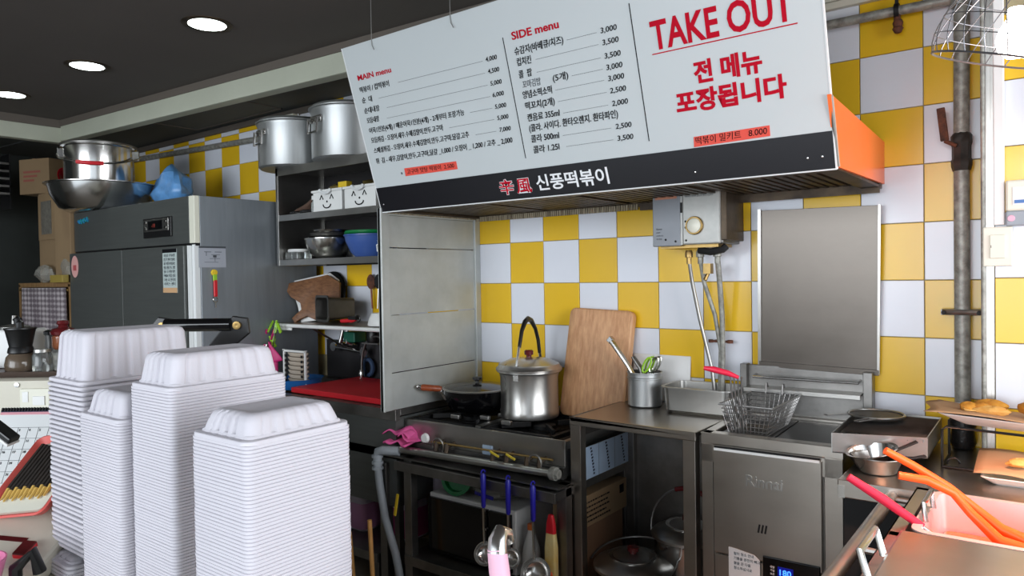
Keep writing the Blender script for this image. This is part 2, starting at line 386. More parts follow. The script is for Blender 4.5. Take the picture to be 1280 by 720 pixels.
rows = [('슈감자(바베큐/치즈)', .853, 1.055, .503, (1.069, 1.188), '3,000'), ('컵치킨', .855, .916, .466, (.934, 1.186), '3,500'), ('콜  팝', .853, .91, .424, (.929, 1.186), '3,500'),
        ('꼬마김밥', .86, .939, .388, (1.065, 1.186), '3,000'), ('양념소떡소떡', .854, .979, .353, (.991, 1.185), '3,000'), ('떡꼬치(2개)', .855, .98, .314, (.993, 1.187), '2,500'),
        ('캔음료 355ml', .855, .993, .273, (1.007, 1.186), '2,000'), ('(콜라. 사이다. 환타오렌지. 환타파인)', .854, 1.213, .236, None, None), ('콜라 500ml', .854, .975, .198, (.989, 1.186), '2,500'), ('콜라 1.25l', .855, .968, .159, (.995, 1.186), '3,500')]
for s, u0, u1, v, ln, pr_ in rows:
    bt(s, u0, v, .029, INKG if s == '꼬마김밥' else INK, u1, .0004 if s != '꼬마김밥' else 0, shear=.1)
    if ln: dash(ln[0], ln[1], v + .005, True); bt(pr_, 1.197, v, .024, INK, 1.256, .0002, shear=.12)
bt('(5개)', .989, .389, .028, INK, 1.051, .0003, shear=.1)
bt('TAKE OUT', 1.366, .418, .118, INKR, 1.79, .0028)
MB().box(1.362, 1.796, .4035, .4068, 0, .0012).build('underline', INKR, board, smooth=False)
bt('전 메뉴', 1.486, .301, .070, INKR, 1.691, .0026)
bt('포장됩니다', 1.417, .220, .070, INKR, 1.752, .0026)
st = MB().prism([(.1945, .171), (.192, .1385), (.4815, .1385), (.482, .1695)], 0, .0015).build('price_sticker', REDST, board, smooth=False)
text('고구마 맛탕 떡볶이  2.500', .022, INK, st, Matrix.Translation((.206, .147, .002)), width=.262, shear=.1)
st = MB().prism([(1.46, .138), (1.457, .1065), (1.692, .111), (1.693, .142)], 0, .0015).build('price_sticker', REDST, board, smooth=False)
text('떡볶이 밀키트   8.000', .026, INK, st, Matrix.Translation((1.465, .115, .002)) @ Matrix.Rotation(.018, 4, 'Z'), width=.22, shear=.1)
bt('※', .168, .146, .018, INKG)
bt('辛', .668, .024, .060, INKW, .737, .0024); bt('風', .748, .024, .060, INKW, .818, .0024)
bt('辛', .669, .024, .060, INKR, .736, .0007, lift=.0022); bt('風', .749, .024, .060, INKR, .817, .0007, lift=.0022)
bt('신풍떡볶이', .84, .026, .062, INKW, 1.143, .0011, shear=-.05)
sm = MB()
for u, v in ((1.79, .034), (1.83, .034), (.02, .03), (1.45, .028)): sm.lathe([(.001, .003), (.0035, .002), (.004, 0)], 10, (u, v, 0))
sm.build('screw', CHROME, board)
for x, v, lb in ((-.009, .67, 'thin wire holding the left corner of the menu board'), (.413, .665, 'thin wire holding the menu board nearer its middle')):
    P0 = TB @ Vector((x + .19, v, .006)); P1 = TB @ Vector((x + .19, .692, .001))
    tag(MB().tube([P0 + Vector((.012, 0, -.02)), P0, P1, Vector((x, P1.y, 2.6))], .0016, 6).build('hanging_wire', STEEL), lb, 'wire', 'wires holding the menu board')

# ------------------------------------------------------------------ RANGE HOOD
hd = thing('range_hood', 'long range hood behind the menu board with orange painted end panel', 'range hood', (0, 0, 1.74))
MB().box(-.185, 1.668, -.66, -.645, 0, .175).build('front_panel', ORANGE, hd, smooth=False)
MB().prism([(-.66, 0), (0, .012), (0, .16), (-.735, .19), (-.745, .19)], 1.668, 1.678, Matrix(((0, 0, 1, 0), (1, 0, 0, 0), (0, 1, 0, 0), (0, 0, 0, 1)))).build('end_panel', ORANGE, hd, smooth=False)
MB().tube([(1.676, -.735, .188), (1.676, -.665, .002)], .006, 8).build('corner_bead', STEEL, hd)
MB().box(-.2, -.185, -.66, 0, 0, .17).build('end_panel', GREASE, hd, smooth=False)
MB().box(-.2, 1.664, -.655, .0, .15, .16).build('top_panel', GREASE, hd, smooth=False)
MB().box(-.19, 1.67, -.66, -.60, -.004, .004).box(-.19, 1.67, -.045, -.004, -.004, .03).box(1.61, 1.67, -.6, -.045, -.003, .006).box(-.19, -.16, -.6, -.045, -.003, .006).build('bottom_lip', GREASE, hd, smooth=False)
MB().box(.74, 1.67, -.052, -.044, -.022, .012).build('rear_trim', GREASE, hd, smooth=False)
rb = MB()
for k in range(76): rb.box(-.18 + k * .012, -.18 + k * .012 + .008, -.05, -.044, -.018, .006)
rb.build('ribbed_gasket', RIBM, hd, smooth=False)
rb = MB()
for k in range(50): rb.box(-.196, -.186, -.64 + k * .012, -.64 + k * .012 + .008, -.008, .014)
rb.build('ribbed_gasket', RIBM, hd, smooth=False)
for k in range(4):
    x0 = -.15 + k * .44
    fl = MB().box(x0, x0 + .42, -.59, -.055, .016, .022)
    for q in range(12): fl.box(x0 + .01 + q * .034, x0 + .03 + q * .034, -.58, -.065, .008, .016)
    fl.build('filter_panel', GREASE, hd, smooth=False)

# ------------------------------------------------------------------ STAINLESS PARTITION
sp = thing('splash_partition', 'upright dull metal partition panel between the sink and the gas range', 'partition', (-.2, 0, .855))
zt = 1.755 - .855
MB().box(-.01, .006, -.685, -.63, 0, zt).box(-.012, .012, -.685, -.675, 0, zt).build('front_post', PANEL, sp, smooth=False, bevel=.002)
MB().box(-.01, .006, -.045, -.004, .0, zt).box(-.01, .012, -.05, -.042, .0, zt).build('rear_post', PANEL, sp, smooth=False, bevel=.002)
MB().box(-.008, .005, -.63, -.045, zt - .03, zt).build('top_rail', PANEL, sp, smooth=False, bevel=.002)
for z0, z1 in ((.0, .165), (.168, .424), (.427, .725), (.728, zt - .03)):
    MB().box(-.006, .001, -.63, -.045, z0, z1 - .001).build('panel', PANEL, sp, smooth=False, bevel=.0015)

# ------------------------------------------------------------------ GAS RANGE (top z .80)
gr = thing('gas_range', 'low stainless gas range with cast iron grates and a gas manifold pipe across its front', 'gas range', (-.225, -.53, 0), 1)
W = .868
MB().box(0, W, .012, .50, .66, .765).build('body', STEELD, gr, smooth=False, bevel=.003)
MB().box(0, W, 0, .02, .70, .80).box(0, .02, 0, .5, .765, .80).box(W - .02, W, 0, .5, .765, .80).box(0, W, .48, .50, .765, .83).build('top_frame', STEEL, gr, smooth=False, bevel=.003)
MB().box(.02, W - .02, .02, .48, .765, .772).build('drip_tray', IRON, gr, smooth=False)
def grate(x, y, wd, dp):
    g = MB().box(x, x + wd, y, y + .02, .785, .803).box(x, x + wd, y + dp - .02, y + dp, .785, .803).box(x, x + .02, y, y + dp, .785, .803).box(x + wd - .02, x + wd, y, y + dp, .785, .803)
    cx, cy = x + wd / 2, y + dp / 2
    for k in range(4):
        aa = PI / 4 + k * PI / 2
        T = Matrix.Translation((cx, cy, .796)) @ Matrix.Rotation(aa, 4, 'Z')
        g.box(.06, .19, -.007, .007, -.006, .016, T)
    g.build('grate', IRON, gr, smooth=False, bevel=.002)
    MB().lathe([(.001, 0), (.03, 0), (.05, -.004), (.052, -.02), (.07, -.022), (.07, -.03)], 24, (cx, cy, .80)).build('burner', IRON, gr)
grate(.03, .03, .36, .43); grate(.43, .03, .36, .43)
MB().box(.395, .425, .03, .46, .776, .806).build('centre_bar', STEEL, gr, smooth=False)
wdg = MB().box(0, .075, 0, .05, 0, .04, rot(0, 0, 0, (.76, .2, .80))).build('iron_block', STEELD, gr, smooth=False, bevel=.01)
fl_ = MB()
for (x, y) in ((.20, .09), (.33, .14), (.37, .22), (.48, .10)): fl_.box(x, x + .05, y, y + .02, .805, .825)
fl_.build('pan_support', STEEL, gr, smooth=False, bevel=.004)
MB().box(.0, W, -.015, .012, .655, .70).build('lower_front', STEELD, gr, smooth=False)
# manifold and valves in front
MB().tube([(.03, -.055, .672), (.85, -.055, .686)], .0165, 16).build('manifold_pipe', STEEL, gr)
MB().tube([(.84, -.055, .686), (.862, -.055, .686)], .026, 16).tube([(.862, -.055, .686), (.875, -.055, .686)], .019, 8).build('manifold_cap', GALV, gr)
MB().tube([(.21, -.048, .728), (.84, -.045, .735)], .0045, 8).build('pilot_tube', BRASS, gr)
for x in (.24, .30, .55, .62, .72, .78):
    MB().tube([(x, -.055, .692), (x, -.045, .73)], .010, 8).tube([(x, -.045, .715), (x, 0.0, .725)], .008, 8).build('valve', GREASE, gr)
for x in (.56, .64):
    MB().box(-.035, .012, -.003, .003, -.004, .004, rot(0, 20, 0, (x + .03, -.075, .725))).build('valve_lever', YSTEM, gr, smooth=False, bevel=.001)
MB().tube(arc((.25, -.05, .715), .032, -40, 200, 12), .004, 6).tube(arc((.76, -.05, .715), .03, -60, 180, 12), .004, 6).build('gas_hose_loop', STEEL, gr)
MB().lathe([(.001, .012), (.018, .012), (.022, 0)], 16, T=rot(90, 0, 0, (.19, -.062, .745))).build('pressure_knob', WHITEP, gr)
MB().box(.46, .51, -.004, .0, .665, .738).build('rating_plate', PAPERB, gr, smooth=False)
for (x, y) in ((.04, .02), (W - .06, .02), (.04, .46), (W - .06, .46)):
    MB().box(x, x + .03, y, y + .03, .645, .665).build('foot', IRON, gr, smooth=False)
# grey gas elbow and hose left of the range
eh = thing('gas_hose', 'grey plastic coated gas hose with elbow running down beside the range stand', 'gas hose', (-.30, -.62, 0))
HOSEG = mat('grey_hose_plastic', (150, 156, 162), .5, var=.08, scale=20)
MB().tube([(.1, .03, .665), (.03, 0, .665), (-.005, 0, .655), (-.012, 0, .62), (-.01, 0, .58)], .021, 12).build('elbow', HOSEG, eh)
for z in (.64, .61, .585): MB().tube([(-.012, 0, z), (-.0115, 0, z - .012)], .027, 12).build('collar', HOSEG, eh)
MB().tube([(-.01, 0, .58), (.0, .0, .50), (.03, .0, .36), (.085, .01, .2), (.12, .02, .02)], .018, 12).build('hose', HOSEG, eh)
MB().box(-.002, .010, -.024, -.018, .40, .50, rot(0, 12, 0, (.03, 0, .0))).build('hose_tag', YELLOWP, eh, smooth=False)
# folded cloth and green sponge on the left end
def cloth(fn, m, name, label, cat, nu=14, nv=12, solid=.004):
    o = MB().grid(fn, nu, nv).build(name, m, solid=solid); return tag(o, label, cat)
random.seed(3)
def clf(u, v):
    x = -.30 + .165 * u; y = -.60 + .15 * v
    return (x + .02 * v, y + .01 * math.sin(6 * u), .732 + .028 * math.sin(PI * u) * math.sin(PI * min(v + .2, 1)) + .010 * math.sin(9 * u + 4 * v) + .012 * v - .02 * (u > .85))
c1 = thing('pink_cloth', 'folded bright pink dishcloth draped on the left end of the range pipe', 'cloth')
MB().grid(clf, 18, 14).build('top_fold', PINK, c1, solid=.005)
MB().grid(lambda u, v: (-.29 + .15 * u, -.605 + .14 * v - .01 * math.sin(8 * u), .712 + .012 * math.sin(PI * u) + .006 * math.sin(14 * u) - .02 * (1 - v)), 16, 10).build('under_fold', PINK, c1, solid=.008)
MB().grid(lambda u, v: (-.19 + .07 * u, -.61 + .05 * v, .752 + .02 * math.sin(PI * u) * (1 - .5 * v) - .018 * (1 - v)), 10, 6).build('corner_fold', PINK, c1, solid=.004)
tag(MB().box(-.17, -.06, -.61, -.585, .70, .722, rot(0, -12, 0, (0, 0, -.02))).build('green_sponge', LIME, bevel=.006), 'lime green scrubber tucked under the pink dishcloth', 'sponge')

# ------------------------------------------------------------------ RANGE STAND
rs = thing('range_stand', 'dark steel stand with two shelves under the gas range', 'stand', (0, 0, 0))
for (x, y) in ((-.325, -.60), (-.165, -.60), (.63, -.56), (-.33, -.1), (.63, -.1)):
    MB().box(x, x + .045, y, y + .04, 0, .645 if x > -.2 else .60).build('leg', STEELD, rs, smooth=False, bevel=.002)
MB().box(-.19, .655, -.625, -.06, .618, .628).box(-.19, .675, -.635, -.625, .592, .632).box(.645, .675, -.63, -.1, .60, .632).build('upper_shelf', STEELD, rs, smooth=False, bevel=.0015)
MB().box(-.165, .66, -.595, -.06, .195, .205).box(-.165, .66, -.605, -.595, .165, .207).build('lower_shelf', STEELD, rs, smooth=False, bevel=.0015)
MB().box(-.33, .675, -.61, -.04, .638, .645).build('top_deck', STEELD, rs, smooth=False)

ss = thing('low_shelf', 'low steel shelf under the sink counter carrying jugs', 'shelf', (-1.0, -.61, 0))
MB().box(0, .66, .01, .49, .158, .17).box(0, .66, 0, .01, .13, .172).build('shelf_plate', STEELD, ss, smooth=False, bevel=.0015)
for x in (.0, .62):
    for y in (.02, .46): MB().box(x, x + .03, y, y + .03, 0, .158).build('leg', STEELD, ss, smooth=False)
mw = thing('microwave_oven', 'black fronted microwave oven with white case on the shelf under the range', 'microwave', (-.085, -.53, .205), 0)
MB().box(0, .485, .012, .34, .01, .278).build('case', WHITEP, mw, smooth=False, bevel=.006)
MB().box(.006, .345, -.006, .012, .02, .262).build('door', BLACKG, mw, smooth=False, bevel=.003)
MB().box(.352, .468, -.004, .012, .02, .262).build('control_panel', BLACKG, mw, smooth=False, bevel=.003)
MB().box(.3315, .347, -.02, -.012, .205, .262, rot(0, 12, 0, (.03, 0, -.05))).box(.331, .351, -.02, -.004, .18, .19).build('door_handle', CHROME, mw, smooth=False, bevel=.002)
for x in (.03, .42): MB().box(x, x + .03, .03, .06, 0, .012).build('foot', BLACK, mw, smooth=False)
gl = thing('green_basket', 'round green plastic basket lying on top of the microwave', 'basket', (.068, -.50, .486))
MB(rot(78, 0, 12)).lathe([(.0, 0), (.062, 0), (.068, .02), (.076, .024), (.076, .028), (.06, .028), (.056, .006), (.0, .006)], 28, (0, .077, 0)).build('bowl', GREEN, gl)
bg_ = thing('clear_food_bag', 'crumpled clear plastic bag with blue print on top of the microwave', 'bag', (.235, -.45, .486))
def lump(cx, cy, cz, rx, ry, rz, sd, amp=.15, n=14, m=9):
    rr = random.Random(sd); ph = [rr.uniform(0, 6) for _ in range(6)]
    def fn(u, v):
        a = 2 * PI * u; b = PI * (v - .5)
        k = 1 + amp * math.sin(3 * a + ph[0] + 2 * b) + amp * .7 * math.sin(5 * a + ph[1]) * math.cos(3 * b + ph[2]) + amp * .5 * math.sin(7 * b + ph[3])
        return (cx + rx * k * math.cos(b) * math.cos(a), cy + ry * k * math.cos(b) * math.sin(a), cz + rz * (1 + amp * math.sin(2 * a + ph[4])) * math.sin(b))
    return MB().grid(fn, n, m)
lump(0, 0, .05, .10, .07, .045, 4, .16, 18, 10).build('bag_film', BAGC, bg_)
MB().box(-.05, .05, -.078, -.074, .03, .045, rot(0, 6, 0)).build('blue_print', BLUEH, bg_, smooth=False)
bt_ = thing('white_bottle', 'white plastic bottle with an orange cap right of the microwave', 'bottle', (.463, -.50, .205))
MB().lathe([(.034, 0), (.038, .006), (.038, .09), (.034, .14), (.018, .19), (.013, .205), (.013, .215)], 24).build('bottle_body', WHITEP, bt_)
MB().lathe([(.015, .213), (.015, .235), (.001, .236)], 16).build('cap', mat('orange_cap', (226, 120, 60), .4), bt_)
sb_ = thing('sauce_bottle', 'tall yellow labelled sauce pouch with a red cap beside the work table leg', 'bottle', (.62, -.585, .205))
MB().loops([ring(rrect(.05, .03, .008), 0), ring(rrect(.05, .03, .008), .2), ring(rrect(.04, .02, .008), .26), ring(rrect(.03, .018, .006), .265)]).build('pouch', mat('pale_yellow_label', (232, 222, 170), .5, c2=(230, 190, 90), scale=10), sb_)
MB().loops([ring(rrect(.042, .022, .008), .255), ring(rrect(.036, .02, .008), .295), ring(rrect(.02, .016, .006), .325)]).build('cap', REDP, sb_)
MB().lathe([(.001, .004), (.012, .004), (.015, 0)], 14, T=rot(90, 0, 0, (0, -.015, .10))).build('noodle_print', ORTONG, sb_)
cx_ = thing('carton_box', 'brown cardboard box standing on the shelf right of the white bottle', 'box', (.505, -.40, .205))
MB().box(0, .035, 0, .25, 0, .24).build('box_body', CARDD, cx_, smooth=False, bevel=.002)
MB().box(.0, .034, .0, .12, .24, .244).box(.0, .034, .13, .25, .24, .246).build('flap', CARD, cx_, smooth=False)

# ladles hanging from the shelf lip
def ladle(x, zt, zb, rad, label, tilt=0):
    t = thing('ladle', label, 'ladle', (x, -.652, zt), group='blue handled ladles hung under the range')
    MB().tube([(0, 0, .01), (0, 0, 0), (0, 0, -.12), (0, 0, -.128)], [.007, .0115, .0095, .006], 12).build('grip', BLUEH, t)
    MB().tube(arc((0, .0, .012), .012, 180, 0, 8, 'yz'), .003, 6).build('hook', BLUEH, t)
    L = zt - zb
    MB().tube([(0, 0, -.12), (0, 0, -.20), (.012, -.012, -L + rad * .9)], [.006, .005, .005], 8).build('shaft', CHROME, t)
    Tc = rot(62, 0, 22 + tilt, (.012, -.008, -L))
    MB().lathe([(.001, -.72 * rad), (rad * .33, -.70 * rad), (rad * .72, -.56 * rad), (rad * .93, -.28 * rad), (rad * .965, 0), (rad, .0), (rad * .975, -.3 * rad), (rad * .76, -.60 * rad), (rad * .35, -.74 * rad), (.001, -.76 * rad)], 28, T=Tc).build('bowl', CHROME, t)
ladle(.341, .652, .345, .047, 'blue handled steel ladle, leftmost of the three hanging under the range')
ladle(.466, .648, .355, .040, 'blue handled steel ladle, middle one of the three hanging under the range')
ladle(.585, .645, .325, .058, 'blue handled steel ladle with the widest bowl, beside the table leg')

# jerrycans and cleaning boxes left
def jerry(x, y, label, lv, m2):
    t = thing('jerrycan', label, 'jerrycan', (x, y, .17), group='jugs on the low shelf beside the range stand')
    MB().loops([ring(rrect(.17, .14, .03), 0), ring(rrect(.185, .155, .035), .01), ring(rrect(.185, .155, .035), .22), ring(rrect(.16, .13, .04), .255), ring(rrect(.07, .06, .02), .268)]).build('jug_body', JERRY, t)
    MB().loops([ring(rrect(.187, .157, .035), .012), ring(rrect(.187, .157, .035), lv)]).build('liquid', m2, t)
    MB().lathe([(.02, .262), (.022, .285), (.001, .286)], 16, (-.03, 0, 0)).build('cap', WHITEP, t)
    MB().tube([(.0, 0, .265), (.01, 0, .29), (.06, 0, .29), (.075, 0, .25)], .009, 8).build('handle', JERRY, t)
jerry(-.70, -.38, 'translucent jug half full of lilac liquid on the low shelf left of the stand post', .14, LIQ)
jerry(-.42, -.34, 'translucent jug of pinker liquid on the low shelf behind the grey gas hose', .15, mat('magenta_liquid', (170, 70, 130), .3))
t = thing('cream_tub', 'cream plastic tub on the floor shelf behind the left jug', 'tub', (-.92, -.22, .17))
MB().box(-.13, .13, -.1, .1, 0, .33).box(-.14, .14, -.11, .11, .31, .33).build('tub_body', CREAM, t, smooth=False, bevel=.008)
MB().box(-.11, .11, -.09, .09, .331, .36).build('tub_lid', BEIGE, t, smooth=False, bevel=.006)
t = thing('pink_canister', 'hazy pinkish plastic canister left of the microwave', 'canister', (-.17, -.30, .205))
MB().lathe([(.07, 0), (.075, .01), (.075, .30), (.05, .35), (.02, .36), (.02, .38), (.001, .38)], 24).build('canister_body', JERRY, t)
tag(MB().tube([(-.205, -.75, .0), (-.226, -.75, .392)], .010, 10).build('wooden_stick', BAMBOO), 'tall thin light wooden stick standing in front of the left jug', 'stick')
tag(MB().tube([(-.33, -.75, .0), (-.361, -.75, .312)], .010, 10).build('wooden_stick', BAMBOO), 'thin wooden stick beside the right edge of the nearest tray stack', 'stick')

# ------------------------------------------------------------------ CUTTING BOARD, POT, WOK ON RANGE
Tcb = Matrix.Translation((.355, -.125, .815)) @ Matrix.Rotation(math.radians(-9.5), 4, 'X') @ Matrix.Rotation(math.radians(2.2), 4, 'Y')
def soft_board(w, h, th, r, T):
    pts = rrect(w, h, r, 5, w / 2, h / 2)
    inn = rrect(w - .012, h - .012, r, 5, w / 2, h / 2)
    P3 = lambda pp, d: [(x, d, y) for x, y in pp]
    return MB().loops([P3(inn, 0), P3(pts, .006), P3(pts, th - .006), P3(inn, th)], T=T)
cb = tag(soft_board(.325, .49, .04, .03, Tcb).build('cutting_board', WOODB), 'thick worn wooden cutting board leaning on the tiles behind the range', 'cutting board')

BPM = mat('worn_polished_steel', (190, 188, 184), .3, .95, var=.08, scale=3, stretch=(5, 5, .5), rvar=.08)
pt = thing('bail_pot', 'tall lidded stainless pot with upright black bail handle on the range', 'pot', (.258, -.215, .806))
pt.scale = (1, 1, 1.1)
MB().lathe([(.001, 0), (.120, 0), (.132, .008), (.134, .035), (.131, .04), (.131, .165), (.136, .185), (.146, .192), (.146, .197), (.138, .197)], 40).build('pot_body', BPM, pt)
MB().lathe([(.150, .196), (.151, .204), (.140, .214), (.137, .222), (.09, .240), (.03, .247), (.001, .247)], 40).build('lid', BPM, pt)
MB().lathe([(.012, .245), (.012, .254), (.020, .258), (.021, .272), (.016, .277), (.001, .278)], 20).build('lid_knob', MAROON, pt)
Th = rot(0, 0, 101)
MB(Th).tube([(-.128, 0, .185), (-.128, 0, .225), (-.098, 0, .30)], [.007, .007, .006], 8).tube([(.128, 0, .185), (.128, 0, .225), (.118, 0, .26)], [.007] * 3, 8).build('bail', CHROME, pt)
MB(Th).tube([(-.098, 0, .295), (-.07, 0, .36), (-.035, 0, .395), (-.005, 0, .405), (.03, 0, .397), (.075, 0, .36), (.105, 0, .31), (.118, 0, .255)], [.008, .009, .011, .012, .011, .0085, .0085, .008], 10).build('bail_grip', BLACK, pt)
for sx in (-1, 1):
    MB(Th).box(sx * .134 - .006, sx * .134 + .006, -.012, .012, .165, .21).lathe([(.001, .004), (.005, .003), (.006, 0)], 10, T=rot(0, sx * 90, 0, (sx * .139, 0, .19))).build('bracket', CHROME, pt, smooth=False)
wk = thing('lidded_wok', 'black lidded wok with a wooden side handle on the left burner', 'wok', (.0, -.275, .818))
MB().lathe([(.001, 0), (.09, 0), (.13, .018), (.150, .05), (.158, .085), (.163, .107), (.157, .107), (.152, .086), (.001, .03)], 40).build('wok_body', BLACKG, wk)
MB().lathe([(.164, .106), (.165, .112), (.158, .113)], 40).build('lid_rim', STEEL, wk)
MB().lathe([(.159, .112), (.12, .122), (.06, .129), (.001, .131)], 40).build('lid', mat('dark_lid_glass', (30, 30, 32), .15), wk)
MB().lathe([(.010, .134), (.010, .142), (.022, .148), (.022, .157), (.001, .160)], 20).build('lid_knob', BLACK, wk)
Tw = rot(0, 0, 231)
MB(Tw).tube([(.145, 0, .065), (.165, 0, .09), (.18, 0, .108)], [.014, .012, .010], 8).build('handle_bracket', CHROME, wk)
MB(Tw).tube([(.17, 0, .110), (.18, 0, .113), (.255, 0, .122), (.265, 0, .122)], [.012, .0145, .0155, .011], 12).build('handle', WOODH, wk)
MB(Tw).tube([(.262, 0, .122), (.275, 0, .130), (.283, 0, .125)], [.011, .009, .005], 10).build('handle_tip', CHROME, wk)

# ------------------------------------------------------------------ WORK TABLE
wt = thing('work_table', 'small stainless steel work table between the range and the fryer', 'table', (.665, -.512, 0))
MB().box(0, .512, 0, .475, .882, .9).box(0, .512, 0, .012, .868, .9).build('tabletop', STEELH, wt, smooth=False, bevel=.003)
for (x, y) in ((.0, .002), (.463, .002), (.0, .43), (.463, .43)):
    MB().box(x, x + .046, y, y + .04, 0, .882).build('leg', STEELH if y < .1 else STEELD, wt, smooth=False, bevel=.002)
MB().box(.05, .46, .43, .445, .80, .882).box(.01, .025, .04, .43, .82, .882).build('apron', STEELD, wt, smooth=False)
MB().box(.01, .50, .46, .468, 0, .8).build('back_sheet', STEELD, wt, smooth=False)
MB().box(.02, .49, .02, .46, .15, .16).build('lower_shelf', STEELD, wt, smooth=False)
def lidpot(x, y, r, h, label):
    t = thing('lidded_pot', label, 'pot', (x, y, .16), group='lidded pots under the work table')
    MB().lathe([(.001, 0), (r * .93, 0), (r * .95, .02), (r * .95, h - .02), (r * 1.0, h)], 36).build('pot_body', CHROME, t)
    MB().lathe([(r * 1.04, h), (r * 1.04, h + .01), (r * .97, h + .022), (r * .6, h + .044), (.03, h + .052), (.001, h + .052)], 36).build('lid', STEEL, t)
    MB().lathe([(r * .62, h + .0435), (r * .63, h + .047), (r * .60, h + .0455)], 36).build('lid_ring', CHROME, t)
    MB().lathe([(.014, h + .05), (.014, h + .058), (.022, h + .062), (.022, h + .078), (.001, h + .080)], 16).build('lid_knob', MAROON, t)
    return t, h, r
t, h, r = lidpot(.85, -.36, .150, .15, 'wide steel lidded pot at the front under the work table')
MB(rot(-76, 0, 0, (0, 0, h + .02))).tube(arc((0, 0, 0), r * 1.13, 195, -15, 24), .004, 8).build('bail', WIRE, t)
t, h, r = lidpot(.995, -.17, .140, .245, 'steel lidded pot with raised bail handle at the back under the work table')
MB(rot(-6, 0, -6, (0, 0, h + .01))).tube(arc((0, 0, 0), r * 1.22, 190, 60, 16) , .0045, 8).build('bail', WIRE, t)
MB(rot(-6, 0, -6, (0, 0, h + .01))).tube(arc((0, 0, 0), r * 1.22, 112, 60, 12), .010, 10).build('bail_grip', MAROON, t)
t = thing('printed_sheet', 'bluish film covered sheet with slanting rows of small print seen behind the work table leg', 'sheet', (.684, -.44, .637))
TY = Matrix(((0, 0, 1, 0), (1, 0, 0, 0), (0, 1, 0, 0), (0, 0, 0, 1)))      # x along +Y, y up, facing +X
MB().box(-.003, 0, 0, .375, 0, .128).build('sheet', PAPERB, t, smooth=False)
for x in (.05, .17, .30):
    pm = MB()
    for q in range(9): pm.box(.0, .0008, -.005, .005 + .003 * (q % 2), -.004, .004, rot(12, 0, 0, (0, x + q * .0028, .118 - q * .013)))
    pm.build('print_mark', INKB, t, smooth=False)
MB().box(.0, .0006, .11, .1112, .0, .128).box(.0, .0006, .24, .2412, .0, .128).build('print_line', INKG, t, smooth=False)
t = thing('carton_box', 'long printed cardboard box below the bluish sheet behind the work table leg', 'box', (.683, -.46, .447))
MB().box(-.14, 0, 0, .36, 0, .125).build('box_body', CARD, t, smooth=False, bevel=.002)
for k in range(5):
    pm = MB(); y_ = .03
    while y_ < .21 - .02 * (k % 2):
        q_ = random.uniform(.006, .02); pm.box(.0, .0008, y_, y_ + q_, .094 - k * .019, .100 - k * .019); y_ += q_ + .005
    pm.build('print_line', INK, t, smooth=False)
MB().box(.0, .0008, .30, .335, .07, .105).build('printed_mark', INK, t, smooth=False)
MB().box(-.13, -.01, .01, .34, -.242, -.001).build('support_box', CARDD, t, smooth=False)
# on the table
cn = thing('utensil_pot', 'short round stainless pot holding tongs and scissors on the work table', 'pot', (.80, -.145, .9))
MB().lathe([(.001, 0), (.062, 0), (.070, .006), (.070, .112), (.0735, .114), (.0735, .120), (.070, .122), (.070, .135), (.074, .138), (.074, .142), (.0685, .142), (.067, .01), (.001, .008)], 36).build('pot_body', POTS, cn)
tg = thing('tongs', 'steel tongs leaning left out of the utensil pot', 'tongs', (.77, -.15, .9))
for dx in (0, .010):
    MB().tube([(.04, dx, .03), (-.045, dx, .16), (-.125, dx, .262)], [.006, .008, .010], 8).build('arm', CHROME, tg)
MB().box(-.013, .013, -.006, .018, -.01, .012, rot(0, -48, 0, (-.128, 0, .266))).build('end', CHROME, tg, smooth=False, bevel=.003)
tg = thing('tongs', 'dark jawed tongs behind the long steel tongs in the utensil pot', 'tongs', (.775, -.12, .9))
for dx in (0, .016): MB().tube([(.03, 0, .03), (-.01, dx, .15), (-.045, dx, .195)], [.006, .008, .006], 8).build('arm', STEELD, tg)
for k, (dx, m) in enumerate(((.0, LIME), (.02, STEEL))):
    s_ = thing('scissors', ('green handled kitchen scissors in the utensil pot', 'grey handled kitchen scissors in the utensil pot')[k], 'scissors', (.815 + dx, -.15 + dx, .9))
    MB().tube([(-.02, 0, .03), (-.005, 0, .15)], .005, 8).build('blade', CHROME, s_)
    for sy in (-.014, .014):
        MB(rot(0, 25, 20, (.005, sy, .172))).tube([(.013 * math.cos(q / 12 * 2 * PI), 0, .034 * math.sin(q / 12 * 2 * PI)) for q in range(12)], .0045, 6, closed=True).build('finger_ring', m, s_)
def hotelpan(name, label, cx, cy, z, w, d, h, m, rz=0, r=.03, cat='pan', lipw=.012):
    t = thing(name, label, cat, (cx, cy, z), rz)
    MB().loops([ring(rrect(w - .03, d - .03, r), .0), ring(rrect(w - .008, d - .008, r), .012), ring(rrect(w, d, r), h - .004), ring(rrect(w + 2 * lipw, d + 2 * lipw, r + lipw), h - .004), ring(rrect(w + 2 * lipw, d + 2 * lipw, r + lipw), h), ring(rrect(w - .003, d - .003, r), h), ring(rrect(w - .011, d - .011, r), .014), ring(rrect(w - .034, d - .034, r), .003)], True, True).build('pan_body', m, t)
    return t
hotelpan('steel_pan', 'rectangular stainless food pan on the work table right of the utensil pot', 1.055, -.145, .9, .27, .19, .103, STEEL, rz=2)
t = tag(MB(rot(-6, 0, 0, (.68, -.032, .905))).box(0, .265, 0, .01, 0, .195).build('white_chopping_board', WHITEP, bevel=.004), 'thin white plastic board leaning on the tiles behind the steel pan', 'cutting board')

